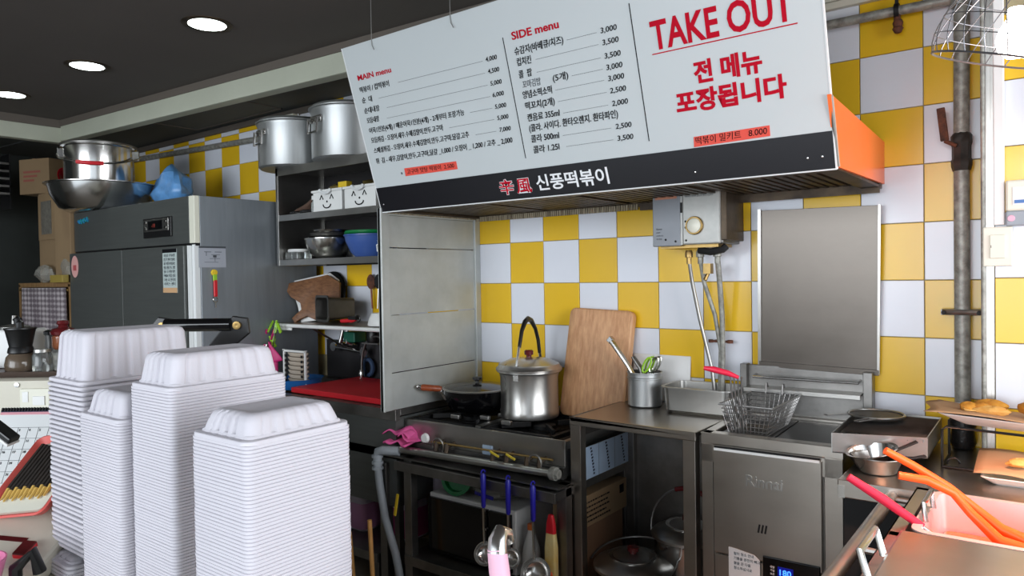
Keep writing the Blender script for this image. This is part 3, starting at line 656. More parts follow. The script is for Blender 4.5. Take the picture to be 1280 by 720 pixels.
# ------------------------------------------------------------------ FRYER
fr = thing('deep_fryer', 'stainless steel floor standing deep fryer with digital control panel', 'fryer', (1.19, -.494, 0), 2.6)
MB().box(0, .45, .012, .46, .05, .80).build('cabinet', STEELH, fr, smooth=False, bevel=.003)
MB().box(0, .45, 0, .045, .862, .9).box(0, .035, 0, .46, .862, .9).box(.415, .45, 0, .46, .862, .9).box(0, .45, .43, .46, .862, .9).build('top_frame', STEELH, fr, smooth=False, bevel=.003)
MB().box(0, .04, 0, .014, .05, .868).box(.395, .45, 0, .014, .05, .868).box(0, .45, .0, .012, .80, .862).box(0, .45, .44, .46, .8, .862).box(0, .01, .01, .46, .8, .862).box(.44, .45, .01, .46, .8, .862).build('front_frame', STEELH, fr, smooth=False, bevel=.002)
dor = MB().box(.045, .39, -.012, .002, .50, .852).build('door', STEELH, fr, smooth=False, bevel=.002)
MB().box(.05, .385, -.020, -.012, .848, .856).build('door_lip', WHITEP, fr, smooth=False)
MB().box(.05, .385, -.016, -.010, .856, .861).build('gap_strip', MATTEB, fr, smooth=False)
TL_ = Matrix.Translation((.155, -.0125, .742)) @ Matrix.Rotation(PI / 2, 4, 'X')
text('Rinnai', .052, STEEL, fr, TL_, name='embossed_lettering', width=.118, bold=.0008, ext=.003)
sl = MB()
for k in range(3): sl.box(-.003, .003, -.0135, -.011, -.014, .014, rot(0, 10, 0, (.196 + k * .011, 0, .606)))
sl.build('vent_slot', MATTEB, dor, smooth=False)
stk = MB().prism([(.095, .40), (.198, .40), (.198, .50), (.18, .515), (.15, .52), (.12, .525), (.095, .527)], .012, .0135, Matrix(((1, 0, 0, 0), (0, 0, -1, 0), (0, 1, 0, 0), (0, 0, 0, 1)))).build('worn_sticker', PAPER, dor, smooth=False)
for k, s in enumerate(('필터 청소 안내', '기름을 완전히 빼고', '불을 끈 다음', '청소하십시오')):
    text(s, .011, INKG, stk, Matrix.Translation((.112, -.0142, .505 - k * .016)) @ Matrix.Rotation(PI / 2, 4, 'X'))
cpn = MB().box(.208, .385, -.018, -.011, .40, .521).build('control_panel', BLACKG, fr, smooth=False, bevel=.003)
MB().box(.256, .304, -.0195, -.018, .462, .496).build('display', mat('display_back', (6, 10, 60), .2, emit=(6, 16, 120), es=.8), cpn, smooth=False)
text('180', .026, DISP, cpn, Matrix.Translation((.262, -.0198, .470)) @ Matrix.Rotation(PI / 2, 4, 'X'), name='digits', width=.036, bold=.0005)
for k, s in enumerate(('예열', '가열', '보온')): text(s, .008, INKW, cpn, Matrix.Translation((.232, -.0192, .488 - k * .011)) @ Matrix.Rotation(PI / 2, 4, 'X'))
for x, z in ((.335, .455), (.335, .43)): MB().lathe([(.001, .003), (.008, .0025), (.009, 0)], 16, T=rot(90, 0, 0, (x, -.018, z))).build('button', WHITEP, cpn)
MB().box(.045, .39, -.004, .004, .05, .49).build('lower_panel', STEELH, fr, smooth=False)
MB().box(.036, .414, .046, .43, .868, .872).build('tank_lid', STEELD, fr, smooth=False)
MB().box(.04, .22, .05, .42, .872, .889).box(.225, .41, .05, .42, .872, .889).build('tank_cover', mat('dark_lid_steel', (40, 38, 37), .3, .5, var=.2, scale=8), fr, smooth=False, bevel=.004)
# back guard
MB().box(.02, .45, .452, .464, .89, 1.085).box(.445, .475, .40, .464, .89, 1.085).box(.005, .03, .42, .464, .89, 1.09).build('back_guard', STEELD, fr, smooth=False, bevel=.002)
MB().box(.03, .44, .38, .45, 1.0, 1.006).box(.03, .44, .375, .382, .99, 1.006).build('guard_shelf', STEEL, fr, smooth=False, bevel=.001)
MB().tube([(.06, .45, 1.05), (.06, .40, 1.045), (.43, .40, 1.045), (.43, .45, 1.05)], .0045, 8).build('hanging_rail', CHROME, fr)
for x in (.0, .41):
    for y in (.03, .40): MB().lathe([(.02, 0), (.02, .05), (.001, .051)], 12, (x + .02, y, 0)).build('foot', IRON, fr)
# splash plate behind
bp = thing('splash_plate', 'tall plain stainless splash plate leaning on the tiles behind the fryer', 'splash plate', (1.238, -.02, 1.084), 0)
MB(rot(2.0, 1.1, 0)).box(0, .422, -.003, 0, 0, .600).box(0, .422, -.016, -.003, -.004, .016).build('plate', PLATEM, bp, smooth=False, bevel=.001)
MB(rot(2.0, 1.1, 0)).box(-.006, .006, -.012, 0, .0, .605).build('side_fold', STEEL, bp, smooth=False)
MB(rot(2.0, 1.1, 0)).box(.416, .424, -.01, 0, .0, .602).build('side_fold', STEEL, bp, smooth=False)
# fryer basket
bk = thing('fryer_basket', 'wire fryer basket with red handle resting on the fryer lid', 'fryer basket', (1.325, -.30, .893), 0)
def bq(u, v, k):       # u,v in -1..1 plan, k height 0..1
    w = .062 + .028 * k; d = .125 + .035 * k
    return (u * w + .0, v * d + .02 * k, .10 * k)
wires = MB()
N1 = 10; N2 = 17; NK = 7
for k in range(NK + 1):
    kk = k / NK
    wires.tube([bq(1, 1, kk), bq(-1, 1, kk), bq(-1, -1, kk), bq(1, -1, kk)], .0014, 4, closed=True)
for i in range(N1 + 1):
    u = -1 + 2 * i / N1; wires.tube([bq(u, -1, 1), bq(u, -1, 0), bq(u, 1, 0), bq(u, 1, 1)], .0011, 4)
for i in range(N2 + 1):
    v = -1 + 2 * i / N2; wires.tube([bq(-1, v, 1), bq(-1, v, 0), bq(1, v, 0), bq(1, v, 1)], .0011, 4)
o = wires.build('wire_mesh', WIRE, bk); o['kind'] = 'stuff'
MB().tube([bq(1.02, 1.02, 1), bq(-1.02, 1.02, 1), bq(-1.02, -1.02, 1), bq(1.02, -1.02, 1)], .0032, 8, closed=True).build('rim', WIRE, bk)
hw = MB()
for dx in (-.021, -.007, .007, .021):
    hw.tube([(dx - .028, -.15, .20), (dx * .9 - .028, -.148, .185), (dx * .7 - .025, -.146, .10), (dx * .6 - .025, -.122, .0)], .0027, 6)
hw.build('handle_wires', WIRE, bk)
MB().tube([(-.018, -.150, .198), (-.05, -.163, .212), (-.095, -.18, .224), (-.125, -.19, .228)], [.006, .010, .011, .007], 10).build('handle_grip', PINKR, bk)
for dx in (-.03, .03): MB().tube([(dx, .16, .10), (dx, .17, .135), (dx, .185, .135), (dx, .19, .12)], .003, 6).build('hook', WIRE, bk)

# ------------------------------------------------------------------ DRAIN TRAY with strainer right of fryer
dt = thing('drain_tray', 'shallow steel draining tray with mesh rack bridging fryer and counter', 'tray', (1.695, -.29, .885), 0)
MB().prism([(-.085, -.20), (.165, -.12), (.16, .24), (-.10, .24)], 0, .004).build('tray_floor', STEELD, dt, smooth=False)
def wallq(p0, p1, h): 
    d = Vector((p1[0] - p0[0], p1[1] - p0[1], 0)).normalized(); nn = Vector((-d.y, d.x, 0)) * .003
    return [(p0[0], p0[1]), (p1[0], p1[1]), (p1[0] + nn.x, p1[1] + nn.y), (p0[0] + nn.x, p0[1] + nn.y)]
tw = MB()
PP = [(-.085, -.20), (.165, -.12), (.16, .24), (-.10, .24)]
for i in range(4): tw.prism(wallq(PP[i], PP[(i + 1) % 4], .06), 0, .062)
tw.build('tray_wall', STEEL, dt, smooth=False)
mesh_ = MB()
for k in range(26):
    y = -.12 + k * .0135; mesh_.tube([(-.075, y, .055), (.158, y + .01, .055)], .0016, 4)
for k in range(12):
    x = -.07 + k * .0205; mesh_.tube([(x, -.14, .052), (x, .235, .052)], .0016, 4)
o = mesh_.build('rack_mesh', STEELD, dt); o['kind'] = 'stuff'
stn = thing('round_strainer', 'round fine mesh strainer resting on the draining tray', 'strainer', (1.68, -.19, .951))
MB().tube([(.085 * math.cos(q / 28 * 2 * PI), .085 * math.sin(q / 28 * 2 * PI), .012) for q in range(28)], .004, 8, closed=True).build('rim', STEEL, stn)
MB().lathe([(.084, .010), (.075, .002), (.001, -.0)], 28).build('mesh_bowl', mat('fine_mesh', (120, 118, 116), .5, .7, alpha=.75), stn)
MB().tube([(-.07, -.045, .012), (-.13, -.10, .012), (-.14, -.095, .012), (-.08, -.03, .012)], .0022, 6).tube([(.02, -.083, .012), (-.02, -.16, .012), (-.035, -.155, .012), (-.005, -.085, .012)], .0022, 6).build('wire_handle', WIRE, stn)

# ------------------------------------------------------------------ RIGHT COUNTER
rc = thing('side_counter', 'low stainless steel counter right of the fryer', 'counter', (1.665, -.655, 0))
MB().box(0, .33, 0, .46, .80, .85).box(.33, .62, 0, .46, .80, .85).box(0, .33, .46, .645, .80, .85).build('counter_top', STEELH, rc, smooth=False, bevel=.003)
MB().box(.01, .60, .03, .45, .02, .80).build('counter_body', MATTEB, rc, smooth=False)
MB().box(.001, .02, -.0005, .02, .80, .835).build('corner_cap', CHROME, rc, smooth=False)
for (x, y) in ((.02, .05), (.57, .05), (.02, .42), (.57, .42)): MB().lathe([(.018, 0), (.018, .021), (.001, .021)], 12, (x, y, 0)).build('foot', IRON, rc)
# two stacked scoops
for k, lb in ((0, 'small steel pan, lower of the two stacked at the counter corner'), (1, 'small steel pan with flared lip, upper of the two stacked at the counter corner')):
    t = thing('small_steel_pan', lb, 'pan', (1.745 - .008 * k, -.515 + .005 * k, .85 + .016 * k), 0, 'stacked small pans')
    Tt = rot(8 * k, -10 * k, 0)
    MB(Tt).lathe([(.001, 0), (.042, 0), (.050, .006), (.066, .045), (.072, .050), (.072, .052), (.064, .050), (.047, .008), (.001, .003)], 32).build('pan_body', CHROME if k else STEEL, t)
    MB(Tt).tube([(.064, .0, .048), (.115, .04, .058), (.12, .03, .058), (.066, -.012, .048)], .0028, 6).build('wire_handle', IRON, t)

# ------------------------------------------------------------------ BAIN MARIE toward the camera
bmn = thing('heated_counter', 'stainless steel heated serving counter with rail at the right edge', 'counter', (1.87, -.66, 0))
MB().box(0, .62, -1.3, 0, .10, .72).build('counter_body', mat('dark_side_steel', (44, 42, 40), .5, .6), bmn, smooth=False)
MB().box(0, .028, -1.3, -.005, .80, .865).box(.0, .62, -.03, -.005, .80, .865).box(.0, .62, -.435, -.405, .80, .865).box(.0, .62, -1.3, -.90, .80, .865).box(.59, .62, -1.3, 0, .8, .865).build('counter_frame', STEELH, bmn, smooth=False, bevel=.002)
MB().tube([(-.065, .04, .825), (-.065, -1.25, .825)], .0165, 16).build('rail', BRASS if False else STEEL, bmn)
for y in (-.02, -.45, -.9): MB().tube([(-.065, y, .825), (0, y, .825)], .008, 8).build('rail_bracket', STEEL, bmn)
for (x, y) in ((.03, -.03), (.55, -.03), (.03, -1.25), (.55, -1.25)): MB().box(x, x + .04, y - .02, y + .02, 0, .1).build('foot', IRON, bmn, smooth=False)
# pans
p1 = hotelpan('serving_pan', 'deep white lined serving pan with orange tongs and hot sauce in the heated counter', 2.17, -.875, .745, .49, .33, .125, mat('bright_pan_steel', (226, 214, 216), .38, .55), r=.02, lipw=.018)
MB().prism(rrect(.46, .30, .02), .02, .035).build('sauce', SAUCE, p1, smooth=False)
MB().tube([(-.24, -.10, .125), (-.245, -.10, .165), (-.245, .02, .165), (-.24, .02, .125)], .006, 8).build('side_handle', CHROME, p1)
p2 = thing('pan_lid', 'flat hinged stainless steel lid over the near pan in the heated counter', 'lid', (1.90, -1.52, .868))
MB().box(0, .58, 0, .40, 0, .022).build('lid_plate', STEELH, p2, smooth=False, bevel=.006)
MB().box(.20, .57, .02, .20, .022, .026).build('hinged_flap', STEELH, p2, smooth=False, bevel=.002)
MB().tube([(-.004, .10, .015), (-.018, .10, .065), (-.018, .24, .065), (-.004, .24, .015)], .007, 8).build('side_handle', CHROME, p2)
# orange tongs
tg = thing('long_tongs', 'long orange silicone covered tongs lying in the serving pan', 'tongs', (1.975, -.96, .85))
A = Vector((-.12, -.02, .165)); Bq = Vector((.0, .05, .07)); 
MB().tube([(-.135, .02, .165), (-.08, .05, .13), (-.01, .07, .085), (.035, .085, .045), (.09, .09, .0), (.15, .085, -.02)], [.009, .010, .010, .011, .014, .016], 10).build('arm', ORTONG, tg)
MB().tube([(-.105, .01, .112), (-.05, .03, .105), (.0, .062, .075), (.035, .06, .035), (.09, .05, -.015), (.16, .055, -.035)], [.009, .010, .010, .011, .014, .018], 10).build('arm', ORTONG, tg)
t = thing('red_spatula', 'red handled utensil leaning over the left end of the serving pan', 'utensil', (1.905, -.99, .852))
MB().tube([(-.13, -.03, .108), (-.06, -.01, .062), (.02, .0, .01)], [.009, .0115, .009], 10).build('handle', PINKR, t)
MB().tube([(.02, 0, .01), (.06, .01, -.02), (.12, .02, -.07)], [.005, .005, .004], 8).build('shaft', CHROME, t)

# ------------------------------------------------------------------ FOOD TRAYS right
ts = thing('tray_stand', 'black wire stand carrying the white food tray over the counter', 'stand', (1.89, -.35, .85))
MB().tube([(.0, 0, .0), (.0, 0, .115), (.012, 0, .125), (.30, 0, .118)], .004, 8).tube([(.0, .17, .0), (.0, .17, .115), (.012, .17, .125), (.30, .17, .118)], .004, 8).tube([(.0, 0, .004), (.3, 0, .004)], .004, 8).tube([(0, 0, .004), (0, .17, .004)], .004, 8).build('frame', BLACK, ts)
MB().tube(arc((.03, -.005, .018), .016, 0, 200, 10, 'xz'), .003, 6).build('curl', BLACK, ts)
tr = thing('food_tray', 'white rimmed food tray lined with brown paper on the wire stand', 'tray', (2.07, -.27, .982), 0)
MB(rot(0, 2.5, 0)).loops([ring(rrect(.26, .15, .02), 0), ring(rrect(.38, .23, .02), .028), ring(rrect(.375, .225, .02), .03), ring(rrect(.26, .15, .02), .005)]).build('tray_body', WHITEP, tr)
MB(rot(0, 2.5, 0)).grid(lambda u, v: (-.225 + .44 * u + .012 * math.sin(8 * v), -.12 + .235 * v, .031 + .006 * math.sin(5 * u + 3 * v)), 16, 10).build('brown_paper', KRAFT, tr, solid=.0015)
def fried(x, y, z, kind, label, rz, s=1.0, grp='fried pieces on the upper tray'):
    t = thing('fried_snack', label, 'fried food', (x, y, z), rz, grp)
    if kind == 0: lump(0, 0, .017 * s, .028 * s, .019 * s, .017 * s, int(x * 999) % 97, .09, 16, 10).build('batter', FRIED, t)
    elif kind == 1:
        lump(0, 0, .014 * s, .045 * s, .017 * s, .014 * s, int(x * 777) % 91, .12, 16, 10).build('batter', FRIEDL, t)
        MB().add([(.04 * s, -.008, .01), (.07 * s, -.016, .014), (.075 * s, 0, .02), (.07 * s, .016, .014), (.04 * s, .008, .012)], [(0, 1, 2, 3, 4)]).build('tail', FRIEDL, t, solid=.003)
    else: lump(0, 0, .02 * s, .05 * s, .026 * s, .02 * s, int(x * 555) % 89, .08, 16, 10).build('batter', FRIED, t)
FZ = 1.018
fried(1.955, -.31, FZ, 0, 'small round fried ball at the left end of the upper tray', 0, .9)
fried(1.985, -.305, FZ, 0, 'fried ball right beside the leftmost one on the upper tray', 20, .9)
fried(2.005, -.255, FZ - .002, 2, 'large golden fried piece behind the shrimp on the upper tray', 10, .9)
fried(2.015, -.315, FZ - .004, 1, 'pale fried shrimp at the front of the upper tray', 190, 1.0)
fried(2.125, -.265, FZ - .004, 2, 'golden fried piece at the right edge of the upper tray', -10, 1.1)
t = thing('lower_food_tray', 'folded brown paper with fried shrimp on the counter at right edge', 'tray', (2.13, -.40, .85))
MB().loops([ring(rrect(.22, .14, .02), 0), ring(rrect(.27, .18, .02), .02), ring(rrect(.262, .172, .02), .022), ring(rrect(.21, .13, .02), .006)]).build('tray_body', WHITEP, t)
MB().grid(lambda u, v: (-.15 + .28 * u, -.08 + .19 * v, .028 + .03 * v + .005 * math.sin(7 * u)), 12, 8).build('brown_paper', KRAFT, t, solid=.0015)
fried(2.085, -.42, .895, 1, 'fried shrimp on the lower paper at the right edge', 40, .9, 'fried pieces on the lower tray')

# ------------------------------------------------------------------ HEAT LAMP
hl = thing('heat_lamp', 'hanging heat lamp bulb inside a flared wire cage', 'lamp', (2.078, -1.02, 1.918))
CGW = mat('cage_wire', (120, 120, 124), .3, .8)
NP = 12
def cg(a, k):
    t_ = k / NP; r = .018 + .108 * math.sin(min(1, t_ * 1.12) * PI / 2) ** .85; z = .17 - .205 * t_ ** 1.15
    if t_ > .9: r -= .006 * (t_ - .9) / .1
    return (r * math.cos(a), r * math.sin(a), z)
Tc = rot(0, 18, -20)
for i in range(20):
    MB().tube([cg(2 * PI * i / 20 + .05 * k, k) for k in range(NP + 1)], .0012, 5, T=Tc).build('cage_wire', CGW, hl)
for k in (2, 4, 6, 8, 10): MB().tube([cg(2 * PI * i / 36, k) for i in range(36)], .0010, 5, closed=True, T=Tc).build('cage_ring', CGW, hl)
MB().tube([cg(2 * PI * i / 40, NP) for i in range(40)], .0024, 6, closed=True, T=Tc).build('cage_rim', CGW, hl)
MB().lathe([(.02, .14), (.024, .10), (.022, .17), (.010, .20), (.001, .20)], 20, T=Tc).build('socket', WHITEP, hl)
MB(Matrix.Translation((.026, 0, .006)) @ Matrix.Diagonal((.86, .86, .86, 1))).lathe([(.001, -.05), (.022, -.046), (.037, -.028), (.042, -.004), (.036, .02), (.02, .045), (.016, .07), (.001, .072)], 28).build('bulb', BULB, hl)
MB().tube([Tc @ Vector((0, 0, .19)), Vector((.20, .0, .3)), Vector((.2, 0, .67))], .004, 8).build('cord', WHITEP, hl)
l = bpy.data.lights.new('heat_lamp_beam', 'SPOT'); l.energy = 95; l.shadow_soft_size = .04; l.color = (1, .50, .36); l.spot_size = 1.25; l.spot_blend = .7
lo = bpy.data.objects.new('heat_lamp_beam', l); COL.objects.link(lo); lo.location = (2.11, -1.0, 1.86); lo.rotation_euler = (.05, .06, 0)
l = bpy.data.lights.new('heat_lamp_light', 'POINT'); l.energy = 2.2; l.shadow_soft_size = .045; l.color = (1, .60, .45)
lo = bpy.data.objects.new('heat_lamp_light', l); COL.objects.link(lo); lo.location = (2.10, -1.02, 1.83)

# ------------------------------------------------------------------ PIPES ON THE RIGHT
gp = thing('gas_riser_pipe', 'vertical grey galvanised gas pipe with rusty red valve lever on the tiles', 'pipe', (1.915, -.045, 0))
MB().tube([(0, 0, .86), (0, 0, 1.80)], .0235, 20).tube([(.0, 0, 1.86), (.004, 0, 2.53)], .0235, 20).build('pipe_run', GALV, gp)
MB().lathe([(.026, 1.77), (.030, 1.785), (.031, 1.805), (.028, 1.81), (.028, 1.85), (.031, 1.86), (.031, 1.885), (.024, 1.895)], 8).build('valve_body', mat('valve_iron', (58, 55, 52), .5, .4, var=.3, scale=40), gp)
MB().box(-.012, .012, -.006, .006, -.055, .055, rot(0, -6, 0, (-.05, -.03, 1.925))).tube([(-.045, -.03, 1.87), (-.01, -.03, 1.85)], .007, 8).build('valve_lever', RUSTY, gp, smooth=False, bevel=.002)
MB().tube([(-.055, -.024, 1.303), (-.02, -.027, 1.303), (.02, -.027, 1.303), (.055, -.024, 1.303)], .009, 8).box(-.06, .06, -.018, .04, 1.294, 1.312).build('clamp', STEELD, gp, smooth=False)
for sx in (-.05, .05): MB().lathe([(.001, .012), (.007, .012), (.008, 0)], 8, T=rot(90, 0, 0, (sx, -.03, 1.303))).build('clamp_bolt', IRON, gp)
MB().lathe([(.03, .852), (.038, .87), (.033, .91), (.040, .94), (.034, .97), (.036, .99), (.028, 1.0)], 12).build('black_wrap', mat('black_tape', (30, 28, 28), .4, bump=.8, bscale=60), gp)
MB().tube([(0, 0, 2.31), (0, 0, 2.36)], .031, 16).build('tee_fitting', GALV, gp)
hp = thing('gas_cross_pipe', 'horizontal galvanised gas pipe running left from the riser over the hood', 'pipe', (0, -.045, 2.338))
MB().tube([(.9, 0, .004), (1.888, 0, 0)], .0165, 16).build('pipe_run', GALV, hp)
MB().tube([(1.728, 0, .0), (1.728, -.002, -.035)], .011, 10).lathe([(.012, -.03), (.017, -.04), (.014, -.055), (.018, -.06), (.010, -.075), (.001, -.076)], 12, (1.73, 0, 0)).build('stub_valve', RUSTY, hp)
MB().tube([(1.72, 0, .0), (1.735, 0, 0)], .026, 10).box(1.722, 1.732, -.006, .005, 0, .08).build('pipe_hanger', IRON, hp)
t = tag(MB().box(1.35, 2.0, -.03, -.004, 2.40, 2.425).box(1.35, 2.0, -.022, -.004, 2.43, 2.45).build('cable_trunking', BEIGE, smooth=False, bevel=.002), 'beige cable trunking along the wall above the right gas pipe', 'trunking')
t = tag(MB().box(2.012, 2.040, -.205, -.183, 1.578, 2.53).build('cable_duct', WHITEP, smooth=False, bevel=.003), 'white plastic cable duct running up from the light switch', 'cable duct')
t = tag(MB().tube([(1.985, -.195, .86), (1.985, -.195, 2.53)], .0065, 10).build('conduit', GALV), 'thin grey metal conduit beside the white cable duct', 'conduit')
sw = thing('light_switch', 'cream single rocker light switch on the pilaster', 'switch', (2.022, -.190, 1.513))
MB().box(-.0375, .0375, -.013, .004, -.060, .060).build('cover', CREAM, sw, smooth=False, bevel=.003)
MB().box(-.020, .020, -.018, -.012, -.036, .036).build('rocker', CREAM, sw, smooth=False, bevel=.002)
MB().box(-.017, -.0155, -.0187, -.0178, -.004, .004).build('mark', INK, sw, smooth=False)
th = thing('wall_control', 'cream wall control box with grey lower half cut off by the right edge', 'thermostat', (2.085, -.19, 1.64))
MB().box(-.042, .06, -.025, .01, -.022, .07).build('cover', CREAM, th, smooth=False, bevel=.006)
MB().box(-.042, .06, -.023, .01, -.066, -.022).build('lower_cover', mat('grey_plastic', (150, 158, 166), .5), th, smooth=False, bevel=.004)
MB().box(-.025, .05, -.027, -.024, -.005, .05).build('faceplate', WHITEP, th, smooth=False, bevel=.001)
MB().box(-.02, .045, -.0285, -.0265, .0, .010).build('blue_strip', BLUET, th, smooth=False)
MB().lathe([(.001, .002), (.009, .002), (.010, 0)], 16, T=rot(90, 0, 0, (-.028, -.0235, -.044))).build('pink_button', LPINK, th)

# ------------------------------------------------------------------ WATER HEATER
wh = thing('water_heater', 'small grey instant gas water heater with round dial on the tiles', 'water heater', (.872, -.20, 1.558))
MB().box(.275, .30, .012, .196, .012, .30).build('side_case', GREASE, wh, smooth=False, bevel=.003)
MB().box(0, .285, .014, .19, .0, .30).build('case', STEELD, wh, smooth=False, bevel=.004)
HG = mat('heater_grey', (124, 127, 132), .42, .35, var=.06, scale=8); HS = mat('heater_silver', (168, 168, 164), .42, .4, var=.08, scale=30)
MB().box(0, .118, 0, .018, -.004, .30).build('left_panel', HG, wh, smooth=False, bevel=.003)
MB().box(.127, .278, 0, .018, .0, .30).build('right_panel', HS, wh, smooth=False, bevel=.005)
MB().box(.118, .127, .003, .018, .0, .30).build('centre_strip', HS, wh, smooth=False)
MB().box(.119, .126, .001, .004, .125, .165).build('grip_slot', MATTEB, wh, smooth=False)
MB().box(.012, .105, -.0012, 0, .182, .217).build('orange_label', mat('worn_orange_label', (190, 128, 98), .6, c2=(160, 110, 90), scale=30), wh, smooth=False)
MB().lathe([(.034, 0), (.036, .006), (.033, .012), (.030, .012), (.030, .006)], 32, T=rot(90, 0, 0, (.178, 0, .072))).build('dial_ring', BRASS, wh)
MB().lathe([(.029, 0), (.028, .010), (.022, .014), (.001, .015)], 32, T=rot(90, 0, 0, (.178, 0, .072))).build('dial', CREAM, wh)
hl_ = MB()
for x, z in ((.056, .022), (.098, .014), (.142, .016), (.140, .090), (.140, .066)): hl_.lathe([(.001, .001), (.004, .001), (.0045, 0)], 10, T=rot(90, 0, 0, (x, -.0005, z)))
hl_.build('screw_hole', MATTEB, wh)
TT = lambda x, z: Matrix.Translation((x, -.001, z)) @ Matrix.Rotation(PI / 2, 4, 'X')
for k, s in enumerate(('사용상의 주의사항', '환기가 잘되는 곳에서 사용하여 주십시오', '사용 후에는 반드시 밸브를 잠가 주십시오', '어린이가 만지지 않도록 하여 주십시오')): text(s, .0075, INKG, wh, TT(.138, .212 - k * .0095), width=.115)
for k, s in enumerate(('Rinnai', 'LPG용', '순간온수기', '가스용품')): text(s, .010 if k == 0 else .0065, INKG, wh, TT(.016, .062 - k * .013))
MB().box(.02, .26, .03, .17, -.012, .0).build('bottom_plate', BRASS, wh, smooth=False)
for x, m in ((.118, BRASS), (.165, GALV), (.235, GALV)):
    MB().lathe([(.012, -.02), (.016, -.03), (.016, -.048), (.010, -.05), (.010, -.075)], 10, (x, .08, 0)).build('fitting', m, wh)
MB().tube([(.17, .06, -.022), (.22, .05, -.03), (.265, .06, -.022), (.275, .07, -.01)], .014, 8).build('drain_valve', IRON, wh)
MB().box(.185, .215, .06, .09, -.115, -.075).tube([(.2, .075, -.11), (.192, .06, -.14)], .008, 8).build('brass_valve', BRASS, wh, smooth=False)
hz = [((.118, -.07), (.122, -.15), (.14, -.30), (.185, -.50), (.200, -.64), 'silver flexible water hose, leftmost of the three below the heater', .0075),
      ((.166, -.07), (.172, -.15), (.205, -.28), (.222, -.42), (.215, -.64), 'grey water hose in the middle of the three below the heater', .0085),
      ((.236, -.05), (.236, -.15), (.234, -.28), (.230, -.45), (.222, -.64), 'straight grey pipe, rightmost of the three below the heater', .0105)]
for *pts, lb, r in hz:
    t = tag(MB().tube([(.872 + x, -.12 + .06 * min(1, (-z - .05) / .3), 1.558 + z) for x, z in pts], r, 10).build('water_hose', GALV if r > .008 else STEEL), lb, 'hose', 'pipes below the water heater')
t = tag(MB().box(1.045, 1.12, -.05, -.035, 1.166, 1.174).lathe([(.012, -.006), (.012, .006), (.001, .007)], 10, (1.125, -.04, 1.17)).lathe([(.010, -.006), (.010, .006), (.001, .007)], 10, (1.045, -.04, 1.17)).box(1.055, 1.065, -.04, -.004, 1.166, 1.174).build('pipe_clamp', RUSTY, smooth=False), 'small metal clamp holding the pipes below the water heater', 'clamp')

# ------------------------------------------------------------------ WALL SHELF UNIT + POTS
su = thing('wall_shelf_unit', 'open stainless wall shelf unit left of the partition', 'shelf unit', (-1.43, -.35, 1.525))
def shf(z, nm='shelf'): MB().box(.02, 1.215, 0, .34, z, z + .008).box(0.02, 1.215, -.004, .004, z - .022, z + .012).build(nm, STEEL, su, smooth=False, bevel=.001)
shf(.022); shf(.278); MB().box(0, 1.215, -.004, .34, .545, .56).box(0.0, 1.215, -.006, .003, .515, .562).build('top_panel', STEEL, su, smooth=False, bevel=.001)
MB().box(0, .022, -.006, .022, 0, .56).box(0, .022, .32, .34, 0, .56).box(0, .006, 0, .34, 0, .56).build('side_panel', STEEL, su, smooth=False, bevel=.001)
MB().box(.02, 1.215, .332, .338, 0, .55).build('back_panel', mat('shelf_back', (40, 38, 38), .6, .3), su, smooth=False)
MB().box(1.195, 1.215, -.006, .34, 0, .56).build('side_panel', STEEL, su, smooth=False)
def stockpot(x, y, label, h=.255, r=.205, lift=0):
    t = thing('stock_pot', label, 'pot', (x, y, 2.085), group='aluminium stock pots on the wall shelf')
    MB().lathe([(.001, 0), (r - .012, 0), (r, .010), (r, h - .02), (r + .004, h - .012), (r + .004, h)], 48).build('pot_body', POTS, t)
    MB().lathe([(r + .008, h), (r + .014, h + .004), (r + .014, h + .010), (r, h + .014), (r - .006, h + .026), (r - .03, h + .030), (.001, h + .034)], 48).build('lid', POTS, t)
    MB().tube([(-.05, 0, h + .032), (-.045, 0, h + .055), (.045, 0, h + .055), (.05, 0, h + .032)], .005, 8).build('lid_handle', CHROME, t)
    for ang in (262, 82):
        T = rot(0, 0, ang)
        hh = MB(T).tube([(r, -.045, h * .78), (r + .02, -.045, h * .78), (r + .024, -.045, h * .5), (r + .024, .045, h * .5), (r + .02, .045, h * .78), (r, .045, h * .78)], .007, 8)
        hh.build('side_handle', CHROME, t)
        MB(T).box(r - .004, r + .006, -.055, .055, h * .70, h * .84).build('handle_plate', CHROME, t, smooth=False, bevel=.003)
stockpot(-1.405, -.235, 'aluminium stock pot with lid, left one on top of the wall shelf')
stockpot(-.93, -.215, 'aluminium stock pot with lid, right one on the wall shelf beside the menu board', .27, .21)
